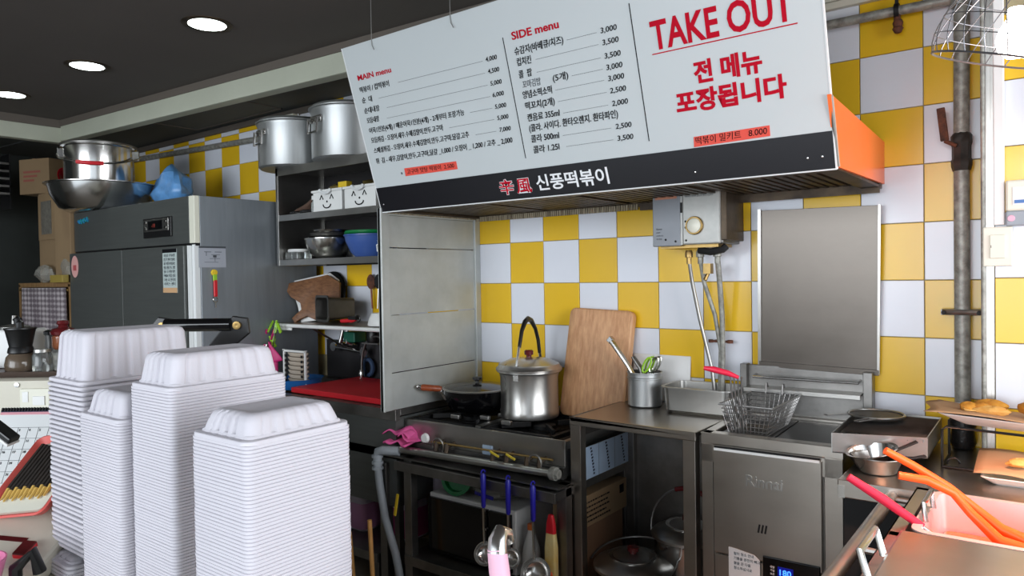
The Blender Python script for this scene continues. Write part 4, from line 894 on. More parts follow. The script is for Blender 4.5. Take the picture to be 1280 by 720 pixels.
# smile boxes
for k, (x, lb) in enumerate(((-1.0, 'white box with a smiling face, left one on the upper shelf'), (-.735, 'white box with a smiling face, right one beside the menu board'))):
    t = thing('smiling_box', lb, 'box', (x, -.26, 1.812), 0, 'white boxes with smiling faces')
    MB().box(-.122, .122, -.07, .17, 0, .115).box(-.130, .130, -.078, .178, .108, .122).build('box_body', WHITEP, t, smooth=False, bevel=.004)
    MB().tube([(-.045 * math.cos(q / 8 * PI), -.083, .122 - .022 * math.sin(q / 8 * PI)) for q in range(9)], .009, 6).build('notch_flap', PAPER, t)
    fm = MB()
    for sx in (-.045, .04): fm.tube([(sx - .014, -.0725, .068), (sx, -.0725, .092), (sx + .014, -.0725, .068)], .0028, 5)
    fm.tube([(-.032 * math.cos(q / 8 * PI), -.0725, .040 - .020 * math.sin(q / 8 * PI)) for q in range(9)], .0032, 5)
    fm.lathe([(.001, .002), (.005, .0018), (.006, 0)], 10, T=rot(90, 0, 0, (0, -.071, .055)))
    fm.build('face', INK, t)
    lump(-.04, .05, .135, .07, .06, .025, 5 + k, .2, 14, 8).build('packets', mat('dark_packets_%d' % k, (60, 52, 40), .4, c2=(150, 130, 60), scale=22), t)
    MB().box(.02 + .04 * k, .09 + .04 * k, -.01, .03, .10, .165, rot(0, 14 * k, 0)).build('yellow_packet', YELLOWP, t, smooth=False, bevel=.002)
t = thing('oven_mitt', 'dark brown folded mitt left of the smiling boxes on the upper shelf', 'mitt', (-1.27, -.24, 1.812))
MB().grid(lambda u, v: (-.10 + .2 * u, -.05 + .12 * v, .012 + .10 * u * u + .016 * math.sin(9 * v + 4 * u)), 14, 10).build('mitt_body', mat('brown_leather', (84, 62, 50), .8, var=.2), t, solid=.016)
t = thing('small_bottle', 'small white capped bottle beside the left smiling box', 'bottle', (-1.155, -.29, 1.812))
MB().lathe([(.022, 0), (.024, .01), (.024, .055), (.016, .07), (.016, .08), (.001, .081)], 16).build('bottle_body', GLASS, t)
MB().lathe([(.020, .078), (.020, .10), (.001, .10)], 16).build('cap', WHITEP, t)
t = thing('small_jar', 'small pale jar with teal lid on the upper shelf', 'jar', (-1.19, -.20, 1.812))
MB().lathe([(.03, 0), (.033, .06), (.001, .062)], 16).build('jar_body', WHITEP, t)
MB().lathe([(.036, .06), (.036, .075), (.001, .076)], 16).build('lid', TEAL, t)
t = thing('gas_stove_hose', 'black cable bundle lying at the left of the upper shelf', 'cable', (-1.24, -.31, 1.812))
tag(t, 'black cable bundle lying at the front left of the upper shelf', 'cable'); t.name = 'cable_bundle'
MB().tube([(-.12 + .02 * i, .02 * math.sin(i * 1.7), .014 + .006 * math.sin(i)) for i in range(10)], .009, 8).build('cable', BLACK, t)
# shelf 2 : bowls (z ~1.557)
t = thing('steel_bowl', 'stainless mixing bowl stacked with small pans on the middle shelf', 'bowl', (-1.145, -.20, 1.558))
MB().lathe([(.001, 0), (.065, 0), (.11, .03), (.135, .08), (.142, .112), (.146, .114), (.146, .117), (.138, .114), (.105, .035), (.001, .006)], 36).build('bowl_body', CHROME, t)
for k in range(3): MB().lathe([(.12 - .01 * k, .112 + .018 * k), (.128 - .01 * k, .128 + .018 * k), (.12 - .01 * k, .128 + .018 * k)], 28, (.0 + .01 * k, 0, 0)).build('inner_pan', (CHROME, STEELD, CHROME)[k], t)
for k, (r, m, lb) in enumerate(((.165, BLUEB, 'blue plastic mixing bowl on the middle shelf'),)):
    t = thing('blue_bowl', lb, 'bowl', (-.80, -.185, 1.558))
    MB().lathe([(.001, 0), (.09, 0), (.12, .03), (.145, .085), (.152, .115), (.158, .117), (.158, .123), (.146, .120), (.001, .01)], 36).build('bowl_body', m, t)
MB().lathe([(.001, .0), (.148, .0), (.154, .006), (.15, .012), (.148, .018), (.001, .018)], 36, (0, 0, .126)).build('lid', GREEN, t)
t = thing('food_container', 'clear food container with a white lid at the left of the middle shelf', 'container', (-1.345, -.27, 1.558))
MB().box(-.06, .06, -.05, .05, 0, .045).build('container_body', GLASS, t, smooth=False, bevel=.008)
MB().lathe([(.065, .046), (.07, .052), (.065, .062), (.001, .064)], 24, sy=.8).build('lid', WHITEP, t)
t = thing('black_pot', 'dark pot behind the steel bowl on the middle shelf', 'pot', (-1.0, -.10, 1.558))
MB().lathe([(.001, 0), (.08, 0), (.085, .12), (.09, .124), (.001, .124)], 24).build('pot_body', BLACK, t)
t = thing('plastic_cup', 'pale plastic measuring cup beside the blue bowl', 'cup', (-.60, -.28, 1.558))
MB().lathe([(.001, 0), (.032, 0), (.042, .08), (.045, .082), (.040, .08), (.03, .004), (.001, .004)], 20).build('cup_body', mat('frosted_plastic', (170, 190, 196), .3, trans=.3), t)
MB().tube([(-.04, 0, .07), (-.065, 0, .06), (-.06, 0, .03), (-.035, 0, .02)], .005, 6).build('handle', WHITEP, t)
MB().box(0, 0, 0, 0, 0, 0)

# ------------------------------------------------------------------ LOWER WIRE SHELF above the sink
ls = thing('drying_shelf', 'white edged drying shelf over the sink', 'shelf', (-1.47, -.35, 1.178))
MB().box(0, 1.255, .0, .34, .008, .016).build('shelf_plate', STEELH, ls, smooth=False)
MB().tube([(-.005, -.002, .004), (1.255, -.002, .004)], .011, 10).box(0.0, .16, -.004, .002, -.022, .002).build('front_rail', WHITEP, ls)
for x in (.28, .85): MB().tube([(x, .02, .004), (x + .01, .335, -.17)], .006, 8).build('bracket', STEELD, ls)
Tp = rot(0, 0, 26, (-1.27, -.225, 1.205)) @ rot(-16, 0, 0) @ rot(0, -2, 0)
def outline(pts, th, T): return MB().prism([(x, y) for x, y in pts], 0, th, T @ Matrix(((1, 0, 0, 0), (0, 0, 1, 0), (0, 1, 0, 0), (0, 0, 0, 1))))
pw = outline([(-.20, .195), (-.185, .235), (.06, .275), (.14, .225), (.15, .02), (-.005, .008), (-.05, .03), (-.09, .015), (-.125, -.008), (-.145, .02), (-.12, .045), (-.09, .07), (-.10, .11), (-.165, .15)], .022, Tp).build('wooden_paddle_board', WOODP, bevel=.004)
tag(pw, 'brown wooden paddle shaped chopping board leaning on the drying shelf', 'cutting board')
pw = outline([(-.18, .21), (-.18, .255), (.06, .295), (.12, .25), (.12, .02), (-.10, .0), (-.13, .1)], .012, Tp @ Matrix.Translation((0, .03, 0))).build('white_board', WHITEP, bevel=.003)
tag(pw, 'white plastic chopping board behind the wooden paddle board', 'cutting board')
pw = tag(MB(rot(-12, 0, 0, (-1.35, -.075, 1.20))).lathe([(.14, 0), (.146, .006), (.14, .012), (.001, .014)], 32, T=rot(90, 0, 0, (0, 0, .15))).build('round_black_lid', BLACK), 'round black pan lid behind the chopping boards', 'lid')
t = thing('steel_container', 'open rectangular steel container lying on its side on the drying shelf', 'container', (-1.115, -.215, 1.196), 74)
Tc2 = rot(0, -72, 0, (.02, 0, .005)) @ rot(0, 0, 0)
Tc2 = rot(0, -90, 0, (.10, 0, .008))
MB(Tc2).loops([ring(rrect(.11, .15, .02), .0), ring(rrect(.13, .17, .02), .16), ring(rrect(.15, .19, .025), .16), ring(rrect(.15, .19, .025), .166), ring(rrect(.124, .164, .02), .166), ring(rrect(.105, .145, .02), .006)], T=Matrix.Translation((.075, 0, 0))).build('container_body', STEELD, t)
t = thing('vegetable_peeler', 'red handled peeler lying on the drying shelf', 'peeler', (-.86, -.29, 1.205))
MB().tube([(-.09, 0, .010), (.0, .0, .014), (.03, 0, .022)], [.010, .011, .010], 8).build('handle', REDP, t)
MB().tube(arc((.045, 0, .025), .018, -90, 200, 10), .004, 6).box(-.01, .05, -.02, .012, .02, .04).build('head', BLACK, t)
t = thing('white_bowl', 'upturned white plastic bowl beside the partition on the drying shelf', 'bowl', (-.645, -.25, 1.198))
MB().lathe([(.09, 0), (.092, .006), (.085, .035), (.07, .065), (.001, .07)], 32).build('bowl_body', WHITEP, t)
for k, (x, lb) in enumerate(((-.945, 'black slotted utensil hanging on a hook beside the partition'), (-.99, 'red rimmed utensil hanging beside the black one'))):
    t = thing('hanging_utensil', lb, 'utensil', (x, -.03, 1.27), group='utensils hanging near the partition')
    MB().tube([(0, 0, 0), (.01 * (1 - 2 * k), 0, .12)], .005, 8).build('shaft', (STEEL, WOODH)[k], t)
    MB().lathe([(.001, .006), (.03, .005), (.034, 0), (.001, 0)], 20, T=rot(90, 0, 0, (.01 * (1 - 2 * k), 0, .155)), sy=1.3).build('head', (BLACK, RUSTY)[k], t)
# clothes pegs and pink glove
t = thing('peg_hanger', 'round peg hanger with lime and pink clothes pegs at the end of the drying shelf', 'peg hanger', (-1.395, -.42, 1.15))
t.scale = (1.35, 1.35, 1.35)
for i in range(9):
    m = (LIME, MAGENTA, LIME, PINK)[i % 4]
    T = rot(random.uniform(-40, 40), random.uniform(-40, 40), random.uniform(0, 180), (-.05 + .02 * (i % 5) + random.uniform(-.01, .01), random.uniform(-.02, .02), .02 - .032 * (i % 4)))
    MB(T).box(-.004, .004, -.004, .004, -.028, .028).box(.002, .008, -.004, .004, -.025, .018).build('peg', m, t, smooth=False, bevel=.001)
MB().tube([(.02, 0, .02), (0, 0, -.06), (-.02, 0, -.12)], .002, 5).build('string', WIRE, t)
t = thing('rubber_glove', 'magenta rubber glove hanging below the pegs', 'glove', (-1.352, -.45, .995))
MB().grid(lambda u, v: (-.045 + (.03 + .10 * v) * u - .01 * v, .012 * math.sin(5 * u + 3 * v), .10 - .12 * v + .03 * (u - .3) * v), 12, 10).build('cuff', MAGENTA, t, solid=.008)
for k in range(4): MB().tube([(-.04 + .022 * k, 0, -.01), (-.045 + .024 * k, 0, -.06), (-.045 + .022 * k, .004, -.10 - .01 * (k % 2))], [.012, .011, .008], 8).build('finger', MAGENTA, t)

# ------------------------------------------------------------------ SINK
sk = thing('sink_counter', 'stainless sink counter between the fridge and the partition', 'sink', (-1.45, -.60, 0))
MB().box(0, 1.24, 0, .03, .80, .85).box(.60, 1.24, .03, .59, .82, .85).box(0, .05, .03, .59, .82, .85).box(.05, .6, .50, .59, .82, .85).build('counter_top', STEELD, sk, smooth=False, bevel=.002)
MB().box(.05, .6, .03, .5, .66, .67).box(.05, .06, .03, .5, .67, .84).box(.59, .6, .03, .5, .67, .84).build('basin', STEELD, sk, smooth=False)
MB().box(0.02, 1.24, .585, .592, .85, 1.075).build('backsplash', mat('dark_backsplash', (66, 64, 66), .5, .6), sk, smooth=False)
MB().box(.01, 1.22, .02, .58, .40, .66).box(.61, 1.22, .02, .58, .62, .81).build('cabinet', FRIDGEF, sk, smooth=False)
for x in (.02, 1.19):
    for y in (.03, .55): MB().box(x, x + .03, y, y + .03, 0, .4).build('leg', STEELD, sk, smooth=False)
tag(MB().box(-1.055, -.245, -.548, -.09, .851, .879).build('red_chopping_board', REDD, smooth=False, bevel=.005), 'big red plastic chopping board lying on the sink counter', 'cutting board')
t = thing('kitchen_tap', 'wall mounted twin tap with chrome bodies over the sink', 'tap', (-1.16, -.03, 1.02))
for dx in (-.06, .02):
    MB().tube([(dx, 0, .03), (dx * .8, -.06, .05), (dx * .3, -.05, .17)], [.018, .014, .010], 10).build('tap_body', CHROME, t)
MB().tube([(-.13, -.04, .02), (.13, -.04, .0)], .011, 10).lathe([(.026, -.005), (.026, .006), (.001, .007)], 16, T=rot(90, 0, 0, (-.13, -.045, .02))).lathe([(.03, -.005), (.03, .006), (.001, .007)], 16, T=rot(90, 0, 0, (.14, -.045, .0))).build('cross_bar', CHROME, t)
t = thing('gooseneck_tap', 'black gooseneck tap with chrome base beside the red board', 'tap', (-1.03, -.085, .85))
MB().lathe([(.026, 0), (.026, .006), (.016, .02), (.02, .05), (.012, .07), (.001, .07)], 16).build('base', CHROME, t)
MB().tube([(0, 0, .06), (.003, 0, .12), (.012, 0, .17), (.04, 0, .225), (.09, 0, .262), (.14, 0, .268), (.20, 0, .25), (.22, 0, .20)], .0085, 10).build('spout', STEELD, t)
t = thing('soap_bottle', 'black soap bottle with pump standing behind the taps', 'bottle', (-.955, -.022, 1.078)) 
t.location = (-.955, -.055, 1.078)
MB().lathe([(.038, 0), (.042, .01), (.042, .07), (.028, .10), (.012, .11), (.012, .13), (.001, .131)], 20).build('bottle_body', BLACK, t)
MB().lathe([(.016, .128), (.016, .14), (.001, .15)], 12).tube([(0, 0, .14), (-.02, 0, .145)], .005, 6).build('pump', PAPER, t)
MB().box(-.06, .08, -.04, .055, -.008, 0).build('ledge', STEELD, t, smooth=False)
tag(MB().box(-1.17, -1.07, -.10, -.012, 1.075, 1.135).build('green_scrub_box', mat('green_box', (20, 90, 70), .5), bevel=.006, smooth=False), 'green box standing on the ledge behind the taps', 'box')
tag(MB().tube([(-1.02 + .04 * math.cos(q / 20 * 2 * PI), -.045, .93 + .045 * math.sin(q / 20 * 2 * PI)) for q in range(20)], .013, 8, closed=True).build('blue_scrubber', mat('slate_blue', (50, 70, 100), .8)), 'dark blue round scrubber behind the gooseneck tap', 'scrubber')
t = thing('blue_tub', 'round blue tub holding the stack of grey pulp cups at the sink edge', 'tub', (-1.185, -.41, .852))
MB().lathe([(.001, 0), (.12, 0), (.135, .05), (.142, .052), (.132, .05), (.115, .006), (.001, .006)], 32).build('tub_body', BLUET, t)
t = thing('cup_rack', 'white framed rack full of grey cups standing in the blue tub', 'rack', (-1.262, -.45, .862), 0)
MB().box(0, .2, 0, .012, 0, .012).box(0, .2, 0, .012, .185, .197).box(0, .012, 0, .012, 0, .197).box(.188, .2, 0, .012, 0, .197).box(0, .2, .012, .05, 0, .006).build('rack_frame', WHITEP, t, smooth=False, bevel=.003)
for k in range(7):
    z = .018 + k * .024
    MB().lathe([(.07, 0), (.086, .014), (.085, .020), (.06, .020)], 16, (.1, .030, z), sy=.35).build('cup', EGGT, t)
for k in range(12):
    z = .022 + (k % 6) * .027; x = .025 if k < 6 else .165
    MB().box(x, x + .012, -.004, .002, z, z + .014).build('dark_gap', BLACK, t, smooth=False)
t = tag(MB().tube([(-1.40, -.45, .86), (-1.43, -.46, 1.0), (-1.41, -.45, 1.08)], .004, 6).tube([(-1.42, -.44, .86), (-1.45, -.44, 1.04)], .004, 6).build('wire_whisk', CHROME), 'thin wire utensils standing left of the cup rack', 'utensil')
t = tag(MB().tube([(-3.9, -.02, 2.44), (-1.47, -.02, 2.37)], .02, 12).build('wall_pipe', GALV), 'dull pipe running along the tiled wall above the fridge', 'pipe')
t = tag(MB().box(-4.2, -1.3, -.03, -.004, 2.49, 2.525).build('wall_cable_duct', TRIMD, smooth=False), 'grey cable duct where the tiled wall meets the ceiling', 'cable duct')
t = tag(MB().tube([(-1.70, -.05, 2.48), (-1.60, -.04, 2.3), (-1.47, -.03, 1.95), (-1.44, -.03, 1.7)], .008, 8).build('black_cable', BLACK), 'black cable hanging down beside the left stock pot', 'cable')
t = tag(MB().tube([(-1.62, -.05, 2.48), (-1.52, -.06, 2.3), (-1.44, -.05, 2.12)], .004, 8).build('thin_cable', PAPER), 'thin pale cable beside the black hanging cable', 'cable')
t = tag(MB().box(-1.86, -1.66, -.06, -.006, 2.44, 2.49).build('cable_box', CREAM, smooth=False, bevel=.004), 'cream junction box on the wall left of the stock pots', 'junction box')

# ------------------------------------------------------------------ FRIDGE
FX = -2.955; FW = 1.487; FY = -.83
fg = thing('steel_fridge', 'big dark stainless four door fridge against the tiled wall', 'fridge', (FX, FY, 0))
MB().box(0, FW, .03, .78, .08, 1.9).build('cabinet', FRIDGES, fg, smooth=False, bevel=.003)
MB().box(0, FW - .055, 0, .03, 1.648, 1.90).build('header_panel', FRIDGEF, fg, smooth=False, bevel=.002)
MB().box(FW - .054, FW, .0, .03, 1.648, 1.90).build('corner_strip', CREAM, fg, smooth=False, bevel=.003)
for i in range(2):
    for (z0, z1) in ((.12, .86), (.88, 1.635)):
        x0 = .004 + i * (FW / 2 - .01); x1 = x0 + FW / 2 - .018 - (.03 if i else 0)
        d_ = MB().box(x0, x1, -.035, .028, z0, z1).build('door', FRIDGEF, fg, smooth=False, bevel=.004)
        hx = x1 - .05 if i == 0 else x0 + .03
        if z0 < .5: MB().box(hx, hx + .02, -.045, -.035, (z0 + z1) / 2 - .1, (z0 + z1) / 2 + .1).build('handle', STEEL, d_, smooth=False, bevel=.003)
MB().box(.0, FW, .005, .028, 1.634, 1.648).build('door_gap', BLACK, fg, smooth=False)
MB().box(FW - .044, FW - .034, -.02, .028, .12, 1.635).box(FW - .03, FW - .004, .0, .028, .12, 1.64).build('edge_strip', PAPER, fg, smooth=False)
ct = MB().box(.952, 1.262, -.012, 0, 1.694, 1.804).build('controller', BLACK, fg, smooth=False, bevel=.003)
MB().box(.965, 1.24, -.015, -.012, 1.728, 1.795).build('controller_face', STEEL, ct, smooth=False, bevel=.002)
MB().box(1.02, 1.18, -.017, -.015, 1.738, 1.787).build('controller_window', BLACKG, ct, smooth=False)
for x in (.985, 1.21):
    for z in (1.745, 1.78): MB().lathe([(.001, .002), (.009, .002), (.01, 0)], 12, T=rot(90, 0, 0, (x, -.015, z))).build('button', CHROME, ct)
text('-18', .03, mat('dim_red_digits', (150, 60, 50), .4), ct, Matrix.Translation((1.06, -.0172, 1.750)) @ Matrix.Rotation(PI / 2, 4, 'X'), name='digits')
MB().tube([(.07 + .0065 * q, -.003, 1.836 + .014 * math.sin(q * 1.35) + .0006 * q) for q in range(24)], .0055, 6).build('green_logo', GREENH, fg)
MB().lathe([(.052, 0), (.052, .001), (.001, .001)], 28, T=rot(90, 0, 0, (.085, -.0355, 1.55)), sy=1.35).build('round_sticker', mat('pink_sticker', (214, 160, 156), .6), fg)
MB().box(.062, .108, -.0375, -.0365, 1.525, 1.56).build('sticker_mark', mat('faded_red', (176, 80, 84), .6), fg)
st = MB().box(1.215, 1.365, -.037, -.035, 1.385, 1.622).build('notice_sticker', mat('notice_grey', (176, 188, 186), .6), fg, smooth=False)
MB().box(1.215, 1.365, -.0378, -.037, 1.602, 1.622).build('notice_header', INK, st, smooth=False)
MB().box(1.215, 1.365, -.0378, -.037, 1.385, 1.412).build('notice_footer', KRAFT, st, smooth=False)
for k, s in enumerate(('사용상 주의사항', '문을 꼭 닫아 주십시오', '자주 여닫지 마십시오', '냉동 냉장 온도 설정', '청소 후 전원 확인', '벽에서 띄워 설치', '고장 시 연락처', '서비스 센터')): text(s, .019, INKG, st, Matrix.Translation((1.228, -.0378, 1.58 - k * .022)) @ Matrix.Rotation(PI / 2, 4, 'X'), width=.12)
st = MB().box(FW, FW + .002, .02, .175, 1.518, 1.632).build('circuit_label', mat('label_grey', (164, 168, 178), .6), fg, smooth=False)
ln_ = MB().box(FW + .002, FW + .0028, .02, .175, 1.622, 1.632)
for (y, z, w_, h_) in ((.05, 1.60, .04, .003), (.11, 1.60, .04, .003), (.06, 1.58, .003, .02), (.08, 1.565, .06, .002), (.09, 1.585, .05, .002), (.11, 1.55, .002, .03), (.05, 1.545, .08, .002), (.10, 1.572, .02, .012)): ln_.box(FW + .002, FW + .0028, y, y + w_, z, z + h_)
ln_.build('circuit_lines', INKG, st, smooth=False)
for x in (.05, FW - .09):
    for y in (.06, .70): MB().lathe([(.025, 0), (.025, .08), (.001, .08)], 12, (x + .02, y, 0)).build('foot', IRON, fg)
# opener hanging on the side by a magnet hook
t = thing('bottle_opener', 'red bottle opener hanging from a yellow magnet hook on the fridge side', 'opener', (FX + FW + .003, -.728, 1.50))
MB().lathe([(.001, .012), (.016, .01), (.018, 0)], 16, T=rot(0, 90, 0, (0, 0, -.01))).build('magnet_hook', YELLOWP, t)
MB().box(.004, .012, -.010, .012, -.055, -.02).build('green_tab', LIME, t, smooth=False, bevel=.002)
MB().box(.004, .014, -.008, .012, -.14, -.05).build('opener_body', REDP, t, smooth=False, bevel=.003)
MB().tube(arc((.009, .002, -.155), .014, 0, 330, 12, 'yz'), .003, 6).box(.006, .010, -.002, .004, -.20, -.165).build('opener_ring', CHROME, t)
# things on top of the fridge
bs = thing('wide_basin', 'wide shallow stainless basin on top of the fridge', 'basin', (-2.83, -.70, 1.902))
MB().lathe([(.001, 0), (.20, 0), (.25, .025), (.30, .11), (.315, .172), (.335, .175), (.335, .180), (.305, .177), (.245, .03), (.001, .006)], 48).build('basin_body', CHROME, bs)
sp_ = thing('tall_bail_pot', 'stainless pot with a red gripped bail handle standing inside the wide basin', 'pot', (-2.87, -.70, 1.912))
MB().lathe([(.001, 0), (.20, 0), (.205, .01), (.205, .41), (.222, .415), (.222, .422), (.2, .422)], 48).build('pot_body', CHROME, sp_)
MB().lathe([(.225, .422), (.226, .430), (.20, .440), (.12, .455), (.001, .458)], 48).build('lid', STEELD, sp_)
Tq = rot(0, 0, 60, (0, 0, .37)) @ rot(-70, 0, 0)
MB(Tq).tube(arc((0, 0, 0), .238, 180, 360, 24), .006, 8).build('bail', CHROME, sp_)
MB(Tq).tube(arc((0, 0, 0), .238, 245, 282, 10), .013, 10).build('bail_grip', REDP, sp_)
for s in (-1, 1): MB(rot(0, 0, 60)).box(s * .217 - .018, s * .217 + .018, -.02, .02, .345, .405).build('bracket', CHROME, sp_, smooth=False, bevel=.003)
for (x, y, z, rx, sd, lb) in ((-2.46, -.42, 2.04, .14, 11, 'crumpled blue plastic bag right of the pot on the fridge'), (-3.12, -.62, 2.08, .09, 12, 'crumpled blue plastic bag left of the pot on the fridge')):
    t = thing('blue_plastic_bag', lb, 'bag', (x, y, 1.902), group='blue bags on top of the fridge')
    lump(0, 0, z - 1.902, rx, .11, .15 if sd == 11 else .13, sd, .18, 22, 14).build('bag_film', BAGB, t)

# ------------------------------------------------------------------ FAR LEFT
cbn = thing('curtain_cabinet', 'low pine cabinet with a gathered plaid curtain left of the fridge', 'cabinet', (-3.85, -.86, 0))
MB().box(0, .03, 0, .7, 0, 1.44).box(.85, .88, 0, .7, 0, 1.44).box(0, .88, 0, .7, 1.42, 1.45).box(0, .88, .67, .7, 0, 1.42).box(0, .88, 0, .7, .05, .08).build('carcass', WOODC, cbn, smooth=False, bevel=.002)
MB().tube([(.03, -.004, 1.40), (.86, -.004, 1.40)], .008, 8).build('curtain_rod', BRASS, cbn)
MB().grid(lambda u, v: (.12 + .75 * u - .05 * v * (1 - u), -.02 + .022 * math.sin(u * 60) * (.35 + .65 * v), 1.415 - .9 * v), 120, 10).build('curtain', PLAID, cbn, solid=.003)
def carton(x, y, z, w_, d_, h_, lb, name='carton_box', rz=0, red=False, m=CARD):
    t = thing(name, lb, 'box', (x, y, z), rz, None)
    MB().box(0, w_, 0, d_, 0, h_).build('box_body', m, t, smooth=False, bevel=.003)
    MB().box(w_ * .46, w_ * .54, -.001, d_, h_ - .0005, h_ + .001).build('tape', KRAFT, t, smooth=False)
    return t
c_ = carton(-3.62, -.80, 1.45, .34, .3, .63, 'tall open cardboard carton on the curtain cabinet beside the fridge')
MB().box(.01, .32, -.006, -.0005, .3, .615).build('flap', CARD, c_, smooth=False)
MB().box(.07, .24, -.010, -.0062, .34, .57).build('paper_label', mat('dim_paper', (120, 116, 106), .7, c2=(84, 80, 74), scale=30), c_, smooth=False)
c_ = carton(-3.24, -.84, 1.45, .27, .2, .66, 'narrow ribbed cardboard carton touching the fridge side', rz=-2)
c_ = carton(-3.78, -.86, 2.085, .28, .27, .25, 'printed cardboard box lying on top of the tall carton', rz=20)
MB().lathe([(.055, 0), (.055, .001), (.045, .001), (.045, 0)], 24, T=rot(0, 90, 0, (.280, .12, .14))).build('round_red_print', INKR, c_)
for k in range(3): MB().box(.04, .20 - .03 * k, -.0012, 0, .15 - .03 * k, .165 - .03 * k).build('print_bar', mat('faded_print_%d' % k, (150, 84, 72), .8), c_, smooth=False)
for (x, y, sd, lb) in ((-3.42, -.98, 21, 'clear plastic bag of packets on the curtain cabinet'), (-3.05, -.95, 22, 'crumpled clear bag against the fridge on the curtain cabinet')):
    t = thing('clear_bag', lb, 'bag', (x, -.80 + .02 * (sd - 21) - .04, 1.452), group='clear bags on the curtain cabinet')
    lump(0, -.0, .06 + .03 * (sd - 21), .12, .045, .055 + .03 * (sd - 21), sd, .15, 16, 9).build('bag_film', BAGC, t)
tag(MB().box(-3.18, -2.98, -.9, -.86, 1.45, 1.50).build('yellow_packet', mat('dim_yellow', (150, 130, 60), .6), smooth=False, bevel=.004), 'flat yellow packet at the front edge of the curtain cabinet', 'packet')
t = thing('slatted_rack', 'dark slatted rack high in the far left corner', 'rack', (-4.82, -1.35, 2.10))
for k in range(5): MB().box(0, .85, 0, .5, k * .055, k * .055 + .016).build('slat', STEELD, t, smooth=False)
for x in (0, .83): MB().box(x, x + .02, 0, .02, -.1, .3).build('post', BLACK, t, smooth=False)
MB().box(0, .85, .49, .5, -.1, .3).build('back_plate', BLACK, t, smooth=False)

# ------------------------------------------------------------------ FOREGROUND COUNTER
fc = thing('front_counter', 'customer counter carrying the white tray stacks', 'counter', (0, 0, 0))
MB().box(-1.4, 1.36, -2.78, -2.07, .82, .85).box(-1.4, .45, -2.07, -1.62, .82, .85).build('counter_top', BEIGE, fc, smooth=False, bevel=.003)
MB().box(-1.35, 1.30, -2.70, -2.12, 0, .82).build('counter_body', WALLP, fc, smooth=False)
# foam trays
def fluted(w, d, r, amp, nf):
    base = rrect(w, d, r, 6); n = len(base); out = []
    dense = []
    for i in range(n):
        a_ = Vector(base[i]); b_ = Vector(base[(i + 1) % n]); L = (b_ - a_).length; k = max(1, int(L / .0028))
        for q in range(k): dense.append(a_.lerp(b_, q / k))
    return dense
def tray_top_mesh(w, d, h, rim=.009, ins=.008):
    mb = MB()
    outr = fluted(w, d, .018, 0, 0)
    n = len(outr)
    def lv(scw, z, fl):
        out = []
        for q in outr:
            x = q.x * (w - 2 * scw) / w; y = q.y * (d - 2 * scw) / d
            if fl:
                # flutes on the straight sides
                if abs(q.x) > w / 2 - .004 and abs(q.y) < d / 2 - .022:
                    k = .0024 * max(0, math.sin(q.y / d * 2 * PI * 7.0)) * fl; x -= math.copysign(k, x)
                elif abs(q.y) > d / 2 - .004 and abs(q.x) < w / 2 - .03:
                    k = .005 * max(0, math.sin(q.x / w * 2 * PI * 6.0 + .6)) * fl; y -= math.copysign(k, y)
            out.append((x, y, z))
        return out
    L = [lv(.001, -.005, 0), lv(0, -.004, 0), lv(0, .001, 0), lv(.001, .002, 0), lv(rim, .0025, 0), lv(rim + .002, .006, 1), lv(rim + ins * .6, h * .42, 1), lv(rim + ins, max(h * .66, h - .012), 1), lv(rim + ins + .003, max(h * .86, h - .005), 1), lv(rim + ins + .009, h - .001, .6), lv(rim + ins + .016, h, .4), lv(rim + ins + .024, h - .0025, 0)]
    return mb.loops(L, False, True)
def tray_mid_mesh(w, d, pitch):
    o1 = rrect(w, d, .012, 3)
    def s_(k, z): return [(x * (w - 2 * k) / w, y * (d - 2 * k) / d, z) for x, y in o1]
    b = -(pitch - .0016) if pitch < .007 else -.0052
    return MB().loops([s_(.0016, b), s_(.0003, b + .0006), s_(0, .0006), s_(.0012, .0016), s_(.008, .0016), s_(.012, .012), s_(.010, .010), s_(.007, b + .002)], False, False)
GR = 'white foam trays stacked on the front counter'
def stack(x0, x1, y0, y1, zrim, h, pitch, labtop, labmid, zbase=.855, jit=.0004):
    w_, d_ = x1 - x0, y1 - y0; cx, cy = (x0 + x1) / 2, (y0 + y1) / 2
    top = tray_top_mesh(w_, d_, h).build('foam_tray', FOAM, loc=(cx, cy, zrim)); tag(top, labtop, 'food tray', GR)
    midm = tray_mid_mesh(w_, d_, pitch).build('foam_tray', FOAM); me = midm.data; bpy.data.objects.remove(midm)
    k = 1
    while zrim - k * pitch > zbase:
        o = bpy.data.objects.new('foam_tray', me); COL.objects.link(o)
        o.location = (cx + random.uniform(-jit, jit), cy + random.uniform(-jit, jit), zrim - k * pitch)
        tag(o, labmid, 'food tray', GR + ', ' + labmid)
        k += 1
random.seed(5)
stack(1.171, 1.316, -2.305, -2.125, 1.230, .034, .0052, 'topmost white foam tray of the nearest, rightmost stack', 'white foam tray below the top one in the nearest, rightmost stack')
stack(.883, 1.028, -2.258, -2.035, 1.2725, .055, .0052, 'topmost white foam tray of the second stack from the right', 'white foam tray below the top one in the second stack from the right')
stack(.708, .874, -2.272, -2.07, 1.205, .045, .0052, 'topmost white foam tray of the narrow stack seen between two taller ones', 'white foam tray below the top one in the narrow stack between two taller ones')
stack(.475, .644, -2.240, -1.995, 1.250, .100, .0098, 'topmost deep white foam tray of the leftmost stack', 'white foam tray below the top one in the leftmost stack', zbase=.90, jit=.0012)
stack(.45, .615, -2.26, -2.02, .882, .012, .0075, 'topmost of the few white foam trays under the leftmost stack', 'white foam tray in the short pile under the leftmost stack')
